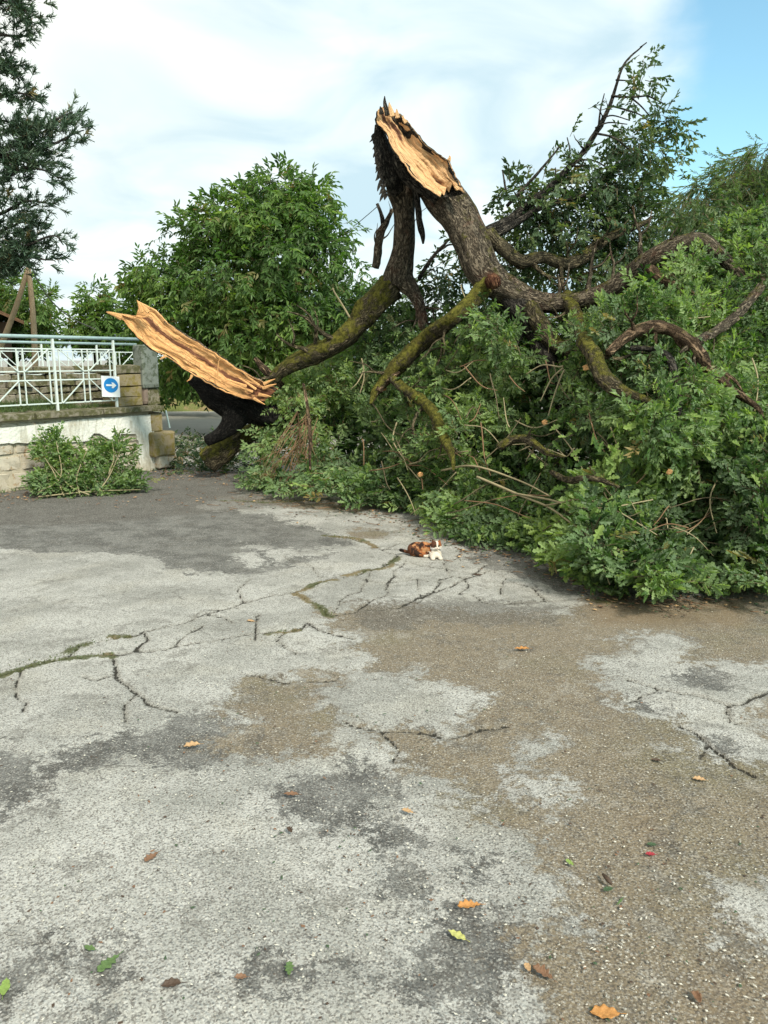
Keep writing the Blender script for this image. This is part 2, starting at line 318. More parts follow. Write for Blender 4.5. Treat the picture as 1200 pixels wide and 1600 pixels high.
def build_ground():
    Yr = np.concatenate([[-300, -60, -12, -3, 0, .7, 1.0], np.geomspace(1.25, 13, 400), np.geomspace(13.3, 40, 30), [60, 100, 200, 500, 1500]])
    U = np.concatenate([[-400, -60, -12, -4, -1.6, -1.0, -.75], np.linspace(-.60, .60, 370), [.75, 1.0, 1.6, 4, 12, 60, 400]])
    S = np.maximum(Yr+.6, 1.6)
    X = (S[:, None]*U[None, :]); Y = np.repeat(Yr[:, None], len(U), 1)
    P = np.stack([X.ravel(), Y.ravel()], 1); nv = len(P)
    near = (P[:, 1] > .9) & (P[:, 1] < 14) & (np.abs(P[:, 0]) < 9); Q = P[near]
    def full(v, fill):
        a = np.full(nv, fill, float); a[near] = v; return a
    mx = lambda L: np.max([poly_sd(Q, q) for q in L], 0)
    isl = mx(LIGHT_ISL)
    dark = np.minimum(mx(DARK[:-6]), 9); dark = np.minimum(np.maximum(dark, mx(DARK[-6:])), -isl); dark = np.maximum(dark, mx(DARK_IN))
    brown = np.minimum(mx(BROWN), -isl)
    big = np.clip
    def pl(L):
        d = np.full(len(Q), .3)
        for ln in L:
            W = [gnd(x, y)[:2] for x, y in ln]
            for a, b in zip(W[:-1], W[1:]): d = np.minimum(d, seg_dist(Q, a, b))
        return d
    jq = np.stack([fbm(np.c_[Q*7, np.zeros(len(Q))], 3), fbm(np.c_[Q*7, np.full(len(Q), 9.)], 3)], 1)*.022
    Q0 = Q; Q = Q+jq; cr = np.minimum(pl(CRACKS), pl(CRACKS2)+.0026); mo = pl(MOSSC); Q = Q0
    z = fbm(np.c_[P*.8, np.zeros(nv)], 2)*.010*np.clip((14-P[:, 1])/10, 0, 1)
    z[near] -= np.clip(1-cr/.014, 0, 1)*.014
    z[near] += np.clip(1-mo/.03, 0, 1)*.006
    z[near] -= (np.clip(np.minimum(np.maximum(dark, brown), .03), -.03, .03)+.03)*.12
    V = np.c_[P, z]
    r, c = len(Yr), len(U); i = np.arange(r-1)[:, None]*c+np.arange(c-1)[None, :]
    Fc = np.stack([i, i+1, i+c+1, i+c], -1).reshape(-1, 4)
    me = mesh('ground', V, Fc, [asphalt()], True, attrs=dict(dark=full(np.clip(dark, -.5, .5), -.5), brown=full(np.clip(brown, -.5, .5), -.5), dark_brown=full(np.clip(mx(DARK_BROWN), -.5, .5), -.5),
              tan=full(np.clip(mx(TAN), -.5, .5), -.5), crack=full(cr, .3), mossd=full(mo, .3)))
    tag(link('ground', me), kind='structure')
build_ground()

# ------------------------------------------------------------------ tubes (limbs)
def catmull(P, n):
    P = np.asarray(P, float); k = len(P); out = []
    E = np.vstack([2*P[0]-P[1], P, 2*P[-1]-P[-2]])
    for i in range(k-1):
        a, b, c, d = E[i:i+4]
        for t in np.linspace(0, 1, n, endpoint=False):
            out.append(.5*(2*b+(c-a)*t+(2*a-5*b+4*c-d)*t*t+(3*b-a-3*c+d)*t**3))
    out.append(P[-1]); return np.array(out)
def tube_data(pts, rad, sides=12, sub=6, rough=.10, knob=.0, seed=0, wobble=0., flat=1.):
    """pts world points, rad metres"""
    A = catmull(np.c_[np.asarray(pts, float), np.asarray(rad, float)], sub); C, R = A[:, :3].copy(), np.maximum(A[:, 3], .0008)
    if wobble:
        q = C*2.2+seed*3.1; C += np.stack([vnoise(q), vnoise(q+31), vnoise(q+67)], 1)*wobble*np.linspace(0, 1, len(C))[:, None]**.3*.5
    T = np.gradient(C, axis=0); T /= np.linalg.norm(T, axis=1)[:, None]+1e-12
    up = np.array([0, -1., .2]); n0 = np.cross(T[0], up); n0 /= np.linalg.norm(n0)+1e-9
    N = [n0]
    for i in range(1, len(C)):
        n = N[-1]-T[i]*(N[-1]@T[i]); n /= np.linalg.norm(n)+1e-9; N.append(n)
    N = np.array(N); B = np.cross(T, N)
    L = np.concatenate([[0], np.cumsum(np.linalg.norm(np.diff(C, axis=0), axis=1))])
    th = np.linspace(0, 2*math.pi, sides, endpoint=False)
    cs, sn = np.cos(th), np.sin(th)
    bc = np.stack([R[:, None]*cs, R[:, None]*sn, np.repeat(L[:, None], sides, 1)], -1)
    q = np.stack([cs[None]*3+0*L[:, None], sn[None]*3+0*L[:, None], np.repeat(L[:, None], sides, 1)*1.6], -1)+seed*5.7
    q2 = np.stack([cs[None]*1.2+0*L[:, None], sn[None]*1.2+0*L[:, None], np.repeat((L/(R.mean()*3))[:, None], sides, 1)], -1)+seed*9.1
    disp = 1+rough*fbm(q*1.7, 2)+knob*np.maximum(fbm(q2, 2), 0)
    V = C[:, None, :]+(N[:, None, :]*cs[None, :, None]+B[:, None, :]*sn[None, :, None]*flat)*(R[:, None]*disp)[:, :, None]
    m, s = V.shape[:2]; V = V.reshape(-1, 3); bc = bc.reshape(-1, 3)
    i = np.arange(m-1)[:, None]*s; j = np.arange(s)[None, :]; jn = (j+1) % s
    Fq = np.stack([i+j, i+jn, i+s+jn, i+s+j], -1).reshape(-1, 4)
    F3 = np.concatenate([Fq[:, [0, 1, 2]], Fq[:, [0, 2, 3]]])
    n = len(V); V = np.vstack([V, C[0]-T[0]*R[0]*.3, C[-1]+T[-1]*R[-1]*.3]); bc = np.vstack([bc, bc[0]*0, [0, 0, L[-1]]])
    j = np.arange(s); cap0 = np.stack([np.full(s, n), (j+1) % s, j], 1); b0 = (m-1)*s
    cap1 = np.stack([np.full(s, n+1), b0+j, b0+(j+1) % s], 1)
    return V, np.vstack([F3, cap0, cap1]), bc
def limb(name, parent, pix, mat, Yf=None, moss=.3, sides=16, sub=7, rough=.12, knob=.25, seed=None, wobble=0., label=None):
    """pix: (px, py, radius_px[, Y]) ; depth from Yf(px, py) when not given"""
    P, R = [], []
    for q in pix:
        Y = q[3] if len(q) > 3 else Yf(q[0], q[1])
        P.append(at(q[0], q[1], Y)); R.append(q[2]*mpp(Y))
    V, Fc, bc = tube_data(P, R, sides, sub, rough, knob, seed if seed is not None else random.random()*50, wobble)
    me = mesh(name, V, Fc, [mat], True, attrs=dict(bc=bc, moss=np.full(len(V), moss)))
    o = link(name, me, parent)
    if label: o['label'] = label
    return o
class Acc:
    def __init__(s): s.V, s.F, s.A, s.n = [], [], [], 0
    def add(s, V, Fc, a=None):
        s.V.append(V); s.F.append(np.asarray(Fc)+s.n); s.n += len(V)
        s.A.append(np.zeros((len(V), 3)) if a is None else a)
    def tube(s, pts, rad, sides=5, sub=3, rough=.05): s.add(*tube_data(pts, rad, sides, sub, rough, 0, random.random()*40))
    def link(s, name, parent, mat, kind=None, moss=0., smooth=True):
        V = np.vstack(s.V); return link(name, mesh(name, V, np.vstack(s.F), [mat], smooth, attrs=dict(bc=np.vstack(s.A), moss=np.full(len(V), moss))), parent, kind)

# ------------------------------------------------------------------ leaf and sprig templates
OAK = [(0, 0), (.09, .16), (.06, .25), (.22, .36), (.11, .47), (.27, .62), (.12, .72), (.17, .88), (0, 1)]
LANCE = [(0, 0), (.15, .25), (.19, .5), (.10, .8), (0, 1)]
WILLOW = [(0, 0), (.06, .3), (.06, .6), (0, 1)]
def leaf_tpl(half, cup=.10, droop=.22, fold=.25):
    pts = [(x, y) for x, y in half]+[(-x, y) for x, y in half[-2:0:-1]]
    o = np.array([[x, y, fold*abs(x)*1.2-droop*y*y] for x, y in pts]); c = np.array([[0, .5, -cup-droop*.25]])
    V = np.vstack([o, c]); n = len(o)
    Fc = np.array([(i, (i+1) % n, n) for i in range(n)])[:, ::-1]
    return V, Fc
def sprig_tpl(half, n, L, ll, rng, spread=1.0, tw=.004, droop=.2, tip=True):
    """twig of length L along +y with n leaves of length ll"""
    V, Fc, tint, mi = [], [], [], []; nv = 0
    lv, lf = leaf_tpl(half, droop=droop)
    for k in range(n):
        t = .25+.75*(k/(n-1)); side = 1 if k % 2 else -1
        az = side*rng.uniform(.5, 1.15)*spread if k < n-1 else 0
        if k >= n-3: az *= .75
        pt = rng.uniform(-.5, .45); rl = rng.uniform(-.6, .6)
        s = ll*rng.uniform(.7, 1.15)
        R = np.array(Euler((pt, rl, 0)).to_matrix()); Z = np.array(Matrix.Rotation(-az, 3, 'Z'))
        v = (lv*s)@R.T@Z.T+np.array([0, L*t, -.12*L*t*t])
        V.append(v); Fc.append(lf+nv); nv += len(v); tint.append(np.full(len(v), rng.uniform(-.2, .2))); mi += [0]*len(lf)
    a = np.array([[tw, 0, 0], [-tw*.5, 0, tw], [-tw*.5, 0, -tw], [0, L*.55, -.04*L+tw*.5], [0, L, -.12*L]]); 
    f = np.array([(0, 3, 1), (1, 3, 2), (2, 3, 0), (0, 1, 2), (3, 4, 1), (3, 4, 2)])
    V.append(a); Fc.append(f+nv); tint.append(np.zeros(5)); mi += [1]*6
    return np.vstack(V), np.vstack(Fc), np.concatenate(tint), np.array(mi)
rg = np.random.default_rng(11)
OAK_S = [sprig_tpl(OAK, n, .26, .125, rg) for n in (7, 8, 9, 8)]
OAK_SMALL = [sprig_tpl([(0, 0), (.12, .2), (.08, .3), (.27, .55), (.12, .72), (0, 1)], n, .24, .115, rg) for n in (6, 7, 8)]
OAK_FINE = [sprig_tpl([(0, 0), (.10, .2), (.07, .3), (.26, .52), (.12, .72), (0, 1)], n, .25, .088, rg, 1.15, droop=.3) for n in (9, 10, 11)]
OAK_FRONT = [sprig_tpl(OAK, n, .25, .10, rg, 1.1) for n in (7, 8, 9)]
WAL_S = [sprig_tpl(LANCE, n, .32, .17, rg, droop=.45) for n in (6, 7, 8)]
ROB_S = [sprig_tpl(LANCE, n, .26, .07, rg, 1.2, droop=.1) for n in (10, 12)]
WIL_S = [sprig_tpl(WILLOW, n, .5, .15, rg, .45, droop=.3) for n in (10, 12)]
def tuft_tpl(n, rng):
    V, Fc = [], []
    for k in range(n):
        a = rng.uniform(0, 2*math.pi); el = rng.uniform(.15, 1.3); L = rng.uniform(.6, 1)*.085; y0 = rng.uniform(0, .10)
        d = np.array([math.cos(a)*math.sin(el), math.cos(el), math.sin(a)*math.sin(el)]); s = np.cross(d, rng.normal(size=3)); s /= np.linalg.norm(s)
        b = np.array([0, y0, 0]); V += [b+s*.006, b-s*.006, b+d*L+s*.0035, b+d*L-s*.0035]; Fc += [(4*k, 4*k+1, 4*k+3), (4*k, 4*k+3, 4*k+2)]
    i = len(V); V += [np.array([.004, -.05, 0]), np.array([-.004, -.05, 0]), np.array([0, .11, .003])]; Fc.append((i, i+1, i+2))
    mi = np.zeros(len(Fc), int); mi[-1] = 1
    return np.array(V), np.array(Fc), np.zeros(len(V)), mi
TUFTS = [tuft_tpl(22, rg) for _ in range(3)]
def frames(D, up=None, roll=.5):
    """rotation matrices whose y axis is D"""
    n = len(D); D = D/(np.linalg.norm(D, axis=1)[:, None]+1e-9)
    U = np.tile(np.array([0, 0, 1.]), (n, 1)) if up is None else up
    U = U+RNG.normal(size=(n, 3))*roll
    X = np.cross(D, U); X /= np.linalg.norm(X, axis=1)[:, None]+1e-9; Z = np.cross(X, D)
    return np.stack([X, D, Z], -1)
def scatter(name, parent, tpls, P, D, S, tint, mats, up=None, roll=.5, kind='stuff'):
    P, D, S, tint = map(np.asarray, (P, D, S, tint)); Rm = frames(D, up, roll); pick = RNG.integers(0, len(tpls), len(P))
    Vs, Fs, Ts, Ms = [], [], [], []; n = 0
    for k, (v, f, t, m) in enumerate(tpls):
        ix = np.where(pick == k)[0]
        if not len(ix): continue
        W = np.einsum('nij,vj->nvi', Rm[ix]*S[ix][:, None, None], v)+P[ix][:, None, :]
        dead = RNG.random(len(ix)) < .022; tt = np.clip(t[None]+tint[ix][:, None], 0, .93); tt[dead] = 1.0; Vs.append(W.reshape(-1, 3)); Fs.append((f[None]+(np.arange(len(ix))*len(v))[:, None, None]+n).reshape(-1, 3)); n += W.shape[0]*W.shape[1]
        Ts.append(tt.ravel()); Ms.append(np.tile(m, len(ix)))
    me = mesh(name, np.vstack(Vs), np.vstack(Fs), mats, False, np.concatenate(Ms), dict(tint=np.concatenate(Ts), bc=np.vstack(Vs), moss=np.zeros(n)))
    return link(name, me, parent, kind)

# materials used widely
OAKLEAF = leaf_mat('oak_leaf', (.016, .038, .015), (.084, .160, .044), (.30, .40, .13), .40, (.23, .32, .18))
OAKLEAF_UP = leaf_mat('oak_leaf_upper', (.018, .040, .022), (.070, .120, .048), (.24, .29, .11), .32, (.09, .14, .09))
WALLEAF = leaf_mat('broad_leaf', (.022, .052, .014), (.090, .185, .032), (.27, .38, .085), .32, (.11, .17, .07))
WILLEAF = leaf_mat('willow_leaf', (.024, .055, .022), (.078, .145, .042), (.21, .28, .085), .3)
CEDAR = leaf_mat('cedar_needle', (.040, .075, .048), (.075, .125, .078), (.13, .18, .11), .1, (.04, .06, .04))
TWIG = plain('twig_bark', (.105, .085, .050), .9, .35, 30)
TWIG_PALE = plain('twig_pale', (.26, .22, .13), .85, .3, 20)
TWIG_BROWN = plain('twig_red_brown', (.17, .10, .055), .85, .3, 20)
BARK = bark_mat('oak_bark', (.125, .10, .072), (.36, .295, .215), .4, red=.4)
BARK_DARK = bark_mat('dark_bark', (.030, .028, .025), (.17, .15, .125), .2)
BARK_MOSS = bark_mat('mossy_bark', (.10, .085, .055), (.30, .245, .15), .5)
BARK_BLACK = bark_mat('black_shaded_bark', (.010, .010, .010), (.045, .040, .036), .0)  # shade under the torn trunk is put into this near-black bark colour
BARK_STRIP = bark_mat('stripped_bark', (.12, .08, .05), (.32, .22, .14), .15, sc=.7)
def wood_mat(name, c0=(.84, .55, .30), c1=(.60, .33, .14)):
    M = Mat(name, .62, .3); b = M.coord('bc'); p = M.coord()     # bc: x across, z along the grain, y = stain weight
    st = M.n('ShaderNodeSeparateXYZ'); M.l(b, st.inputs[0])
    uv = M.n('ShaderNodeCombineXYZ'); M.l(st.outputs[0], uv.inputs[0]); M.l(st.outputs[2], uv.inputs[2])
    g = M.noise(M.scale(uv.outputs[0], (1, 1, .07)), 55, 6, .65, .6); g2 = M.noise(M.scale(uv.outputs[0], (1, 1, .28)), 8, 6, .65, 1.6)
    c = M.mix(g2, c0, c1); c = M.mix(M.ss(g, .46, .70, 0, .55), c, (.36, .17, .065)); c = M.mix(M.ss(M.noise(M.scale(uv.outputs[0], (1, 1, .35)), 11, 6, .75, 2.2), .56, .66, 0, .6), c, (.26, .11, .05))
    s = M.ss(M.math('ADD', st.outputs[1], M.math('MULTIPLY', M.math('SUBTRACT', M.noise(M.scale(uv.outputs[0], (1, 1, .45)), 9, 7, .75, .8), .5), 1.4)), .42, .68)
    c = M.mix(M.math('MULTIPLY', s, .9), c, M.mix(g, (.15, .035, .022), (.045, .014, .010)))
    M.color(c); M.bump(M.math('ADD', M.math('MULTIPLY', g, 1.6), g2), .03, 1.0)
    return M.m
WOOD = wood_mat('torn_heartwood')
WOOD_O = wood_mat('torn_heartwood_orange', (.84, .50, .24), (.70, .33, .10))

def resample(P, n):
    P = np.asarray(P, float); d = np.concatenate([[0], np.cumsum(np.linalg.norm(np.diff(P, axis=0), axis=1))]); t = np.linspace(0, d[-1], n)
    return np.stack([np.interp(t, d, P[:, k]) for k in range(2)], 1)
def split_piece(parent, L, R, S, Y0, Y1, wood, bark, E=None, nu=110, nv=34, dent=.06, stain=None, back=.9, seed=0, b0=0, hol=.28):
    """A torn half of a trunk. L, R: pixel outlines from the torn end to the sound end, S: outline of the torn end from L[0] to R[0]."""
    Lp, Rp, Sp = resample(L, nu), resample(R, nu), resample(S, nv)
    jg = lambda P, k: P+np.stack([vnoise(np.c_[np.arange(nu)*.37, np.full(nu, k), np.full(nu, seed)]), vnoise(np.c_[np.arange(nu)*.29, np.full(nu, k+9.), np.full(nu, seed)])], 1)*1.3
    Lp, Rp = jg(Lp, 1.5), jg(Rp, 4.5)
    u = np.linspace(0, 1, nu)[:, None]; v = np.linspace(0, 1, nv)[None, :]
    px = Lp[:, None, :]*(1-v[..., None])+Rp[:, None, :]*v[..., None]
    px = px+((1-u)**6)[..., None]*(Sp-(Lp[0]*(1-v[0][:, None])+Rp[0]*v[0][:, None]))[None]
    if E is not None:
        Ep = resample(E, nv); px = px+(u**6)[..., None]*(Ep-(Lp[-1]*(1-v[0][:, None])+Rp[-1]*v[0][:, None]))[None]
    Yb = Y0*(1-u)+Y1*u+0*v
    W = np.zeros((nu, nv, 3))
    for a in range(nu):
        for b in range(nv): W[a, b] = at(px[a, b, 0], px[a, b, 1], Yb[a, b])
    width = np.linalg.norm(W[:, -1]-W[:, 0], axis=1)[:, None]
    ln = np.concatenate([[0], np.cumsum(np.linalg.norm(np.diff(W[:, nv//2], axis=0), axis=1))])[:, None]+0*v
    q = np.stack([(v-.5)*width*14+seed, np.zeros_like(ln)+seed, ln*1.7], -1)
    rel = fbm(q*np.array([.5, 1, .8]), 4)*.6+fbm(q*np.array([1.8, 1, 1.2]), 3)*.22+np.abs(fbm(q*np.array([4, 1, 1.6])+9, 3))*.22+np.abs(fbm(q*np.array([1.2, 1, 3.2])+19, 3))*.22
    edge = np.clip(np.minimum(v, 1-v)*6, 0, 1)
    D = np.array([0, 1., 0.1])
    hollow = np.sin(np.pi*v)*width*hol
    Wf = W+D*((rel*dent*edge+hollow*np.clip(u*4, .25, 1)))[..., None]
    st = np.zeros((nu, nv))
    if stain is not None: st = stain(u+0*v, v+0*u)
    bc = np.stack([(v-.5)*width+seed, st, ln], -1)
    i = np.arange(nu-1)[:, None]*nv+np.arange(nv-1)[None]; Q = np.stack([i, i+nv, i+nv+1, i+1], -1).reshape(-1, 4)
    # rim and back of the wood, 3 cm thick, so that it is a solid shell
    Wb = Wf+D*np.minimum(.035, width*.2)[..., None]
    V = np.vstack([Wf.reshape(-1, 3), Wb.reshape(-1, 3)]); n = nu*nv
    ring = np.concatenate([np.arange(nv), np.arange(1, nu)*nv+nv-1, (nu-1)*nv+np.arange(nv-2, -1, -1), np.arange(nu-2, 0, -1)*nv])
    rn = np.roll(ring, -1); side = np.stack([ring, rn, rn+n, ring+n], 1)
    FQ = np.vstack([Q, Q[:, ::-1]+n, side])
    wo = link('torn_wood', mesh('torn_wood', V, FQ, [wood], True, attrs=dict(bc=np.vstack([bc.reshape(-1, 3)]*2), moss=np.zeros(2*n))), parent)
    # bark behind
    K = 26; ph = np.linspace(0, math.pi, K)
    ed = np.zeros((nu, K, 3)); bcb = np.zeros((nu, K, 3))
    for a in range(nu):
        c = (W[a, 0]+W[a, -1])/2; ax = (W[a, 0]-W[a, -1])/2
        ed[a] = c+ax*1.05*np.cos(ph)[:, None]+D*(np.sin(ph)*width[a]*.5*back*(.35+.65*min(1, a/nu*3)))[:, None]+D*.012
        bcb[a] = np.c_[np.cos(ph)*width[a]*.5, np.sin(ph)*width[a]*.5, np.full(K, ln[a, 0])]
    nn = ed-(W[:, 0]+W[:, -1])[:, None]/2; nn /= np.linalg.norm(nn, axis=2)[..., None]+1e-9
    q = bcb*np.array([16, 16, 5])+seed+7
    ed = ed+nn*(fbm(q, 3)*.018)[..., None]
    ed[0] += (ed[4]-ed[0])*(.5+.5*vnoise(np.c_[ph*5, ph*0, ph*0+seed]))[:, None]*.9
    if b0:
        for a in range(b0): ed[a] = ed[b0]+(ed[b0]-ed[b0+1])*((b0-a)*.02)
    inn = ed-nn*.03
    V = np.vstack([ed.reshape(-1, 3), inn.reshape(-1, 3)]); n = nu*K
    i = np.arange(nu-1)[:, None]*K+np.arange(K-1)[None]; Q = np.stack([i, i+1, i+K+1, i+K], -1).reshape(-1, 4)
    ring = np.concatenate([np.arange(K), np.arange(1, nu)*K+K-1, (nu-1)*K+np.arange(K-2, -1, -1), np.arange(nu-2, 0, -1)*K]); rn = np.roll(ring, -1)
    FQ = np.vstack([Q, Q[:, ::-1]+n, np.stack([ring, ring+n, rn+n, rn], 1)])
    bo = link('bark', mesh('bark', V, FQ, [bark], True, attrs=dict(bc=np.vstack([bcb.reshape(-1, 3)]*2), moss=np.full(2*n, .25))), parent)
    return wo, bo
def splinter(parent, a, b, wpx, Y, mat, n=4):
    """a tapering wedge of torn wood from pixel a to tip b"""
    P = [at(*a, Y), at((a[0]*.4+b[0]*.6)+random.uniform(-2, 2), a[1]*.4+b[1]*.6, Y), at(*b, Y)]
    V, Fc, bc = tube_data(P, [wpx*mpp(Y), wpx*.6*mpp(Y), .5*mpp(Y)], 6, 4, .3, 0, random.random()*9, flat=.5)
    bc[:, 1] = .2
    return link('splinter', mesh('splinter', V, Fc, [mat], False, attrs=dict(bc=bc, moss=np.zeros(len(V)))), parent)

# ================================================================== the big fallen oak
FRONT = [(300, 755), (375, 768), (440, 775), (520, 785), (600, 800), (690, 825), (715, 850), (800, 862), (870, 885), (930, 922), (1000, 928), (1090, 930), (1110, 915), (1200, 918), (1400, 925)]
def front_y(px): return float(np.interp(px, [f[0] for f in FRONT], [f[1] for f in FRONT]))
def Ysurf(px, py, bump=True):
    Yf = gnd(px, front_y(px))[1]; d = ray(px, py); t = d[2]/d[1]
    Y = (Yf+1.0*CH)/(1-1.0*min(t, .16))
    if bump: Y += .52*float(fbm(np.array([px/85., py/85., 2.]), 2))
    h = CH+t*Y
    return Y+max(0, .35-h)*-.3
def Yb(off=-.22): return lambda px, py: Ysurf(px, py, False)+off
oak_base = gnd(760, 745)
oak = empty('fallen_oak', oak_base, 'huge storm-snapped oak collapsed across the yard, torn pale trunk top pointing at the sky', 'fallen tree')
TRUNK_A = [(608, 222, 13, 9.35), (616, 262, 18, 9.4), (625, 295, 18, 9.5), (631, 330, 15, 9.6), (632, 370, 14.5, 9.7), (628, 405, 17, 9.8), (620, 440, 22, 9.9)]
limb('trunk', oak, TRUNK_A, BARK, moss=-.05, sides=30, sub=14, rough=.16, knob=.1, seed=2, label='upright dark-barked stem, red-brown lower down')
TRUNK_B = [(650, 258, 18, 9.5), (682, 296, 25, 9.35), (714, 335, 28, 9.15), (738, 380, 26, 8.95), (758, 428, 25, 8.8), (800, 458, 20, 8.7), (850, 473, 15, 8.6), (905, 470, 13, 8.45), (950, 455, 14, 8.3), (985, 430, 13, 8.15),
           (1015, 405, 12, 8.0), (1055, 385, 12, 7.95), (1095, 376, 11, 7.9), (1125, 398, 9, 7.85), (1160, 432, 8, 7.8), (1215, 442, 8, 7.7), (1290, 440, 8, 7.6)]
limb('trunk', oak, TRUNK_B, BARK, moss=.22, sides=30, sub=12, rough=.14, knob=.12, seed=5, label='leaning stem that bends into a long mossy limb to the right')
def stain_top(u, v): return .62*np.exp(-((v-.24)/.06)**2)*np.exp(-((u-.10)/.14)**2)+.75*np.exp(-((v-.42)/.12)**2)*np.exp(-((u-.22)/.13)**2)+.50*np.exp(-((v-.50)/.14)**2)*np.clip(1-np.abs(u-.84)*6, 0, 1)+.36*np.exp(-((v-.62+.2*u)/.07)**2)*np.clip(1-np.abs(u-.55)*3.4, 0, 1)+.14
split_piece(oak, L=[(590, 172), (589, 192), (604, 208), (614, 234), (632, 256), (644, 276), (662, 292), (688, 308)], R=[(620, 176), (636, 188), (650, 206), (664, 226), (684, 240), (702, 252), (713, 276), (726, 302)],
            S=[(590, 172), (597, 166), (603, 164), (611, 172), (622, 176)], E=[(688, 308), (691, 299), (695, 305), (699, 290), (703, 299), (708, 284), (713, 297), (719, 296), (726, 302)], Y0=9.1, Y1=8.75, wood=WOOD, bark=BARK_DARK, stain=stain_top, seed=3, dent=.10, back=1.1)
# dark bark slab under the torn face, hanging bark strip and the broken tip
limb('bark_slab', oak, [(592, 194, 5, 9.2), (596, 222, 10, 9.22), (603, 255, 12, 9.25), (612, 282, 12, 9.3), (621, 300, 9, 9.4)], BARK_DARK, moss=-.3, sides=18, sub=8, rough=.3, knob=.4)
limb('bark_slab', oak, [(620, 240, 9, 9.2), (634, 264, 13, 9.2), (648, 284, 11, 9.2), (666, 298, 9, 9.15), (684, 312, 8, 9.1)], BARK_DARK, moss=-.3, sides=18, sub=8, rough=.3, knob=.4)
limb('hanging_bark', oak, [(650, 285, 7, 9.3), (652, 310, 5.5, 9.28), (655, 345, 5.5, 9.25), (660, 368, 4, 9.25), (661, 381, 1.5, 9.25)], BARK_DARK, moss=-.3, sides=8, rough=.3)
for a, b, wd in [((606, 180), (601, 150), 4), ((612, 182), (608, 160), 4.5), ((596, 178), (594, 166), 4), ((622, 184), (620, 170), 3.5), ((634, 192), (630, 180), 3), ((700, 252), (702, 243), 3), ((643, 262), (641, 246), 3), ((690, 305), (694, 280), 3), ((700, 306), (705, 284), 3), ((712, 308), (712, 290), 3)]:
    splinter(oak, a, b, wd, 9.03, WOOD if wd != 4 else BARK_DARK)
for k in range(44):                                       # ragged bark along the dark left edge
    t = random.random(); x, y = 585+t*16+random.uniform(-2, 4), 196+t*108
    splinter(oak, (x, y), (x-random.uniform(2, 8), y+random.uniform(5, 16)), random.uniform(1.8, 4), 9.17, BARK_DARK)
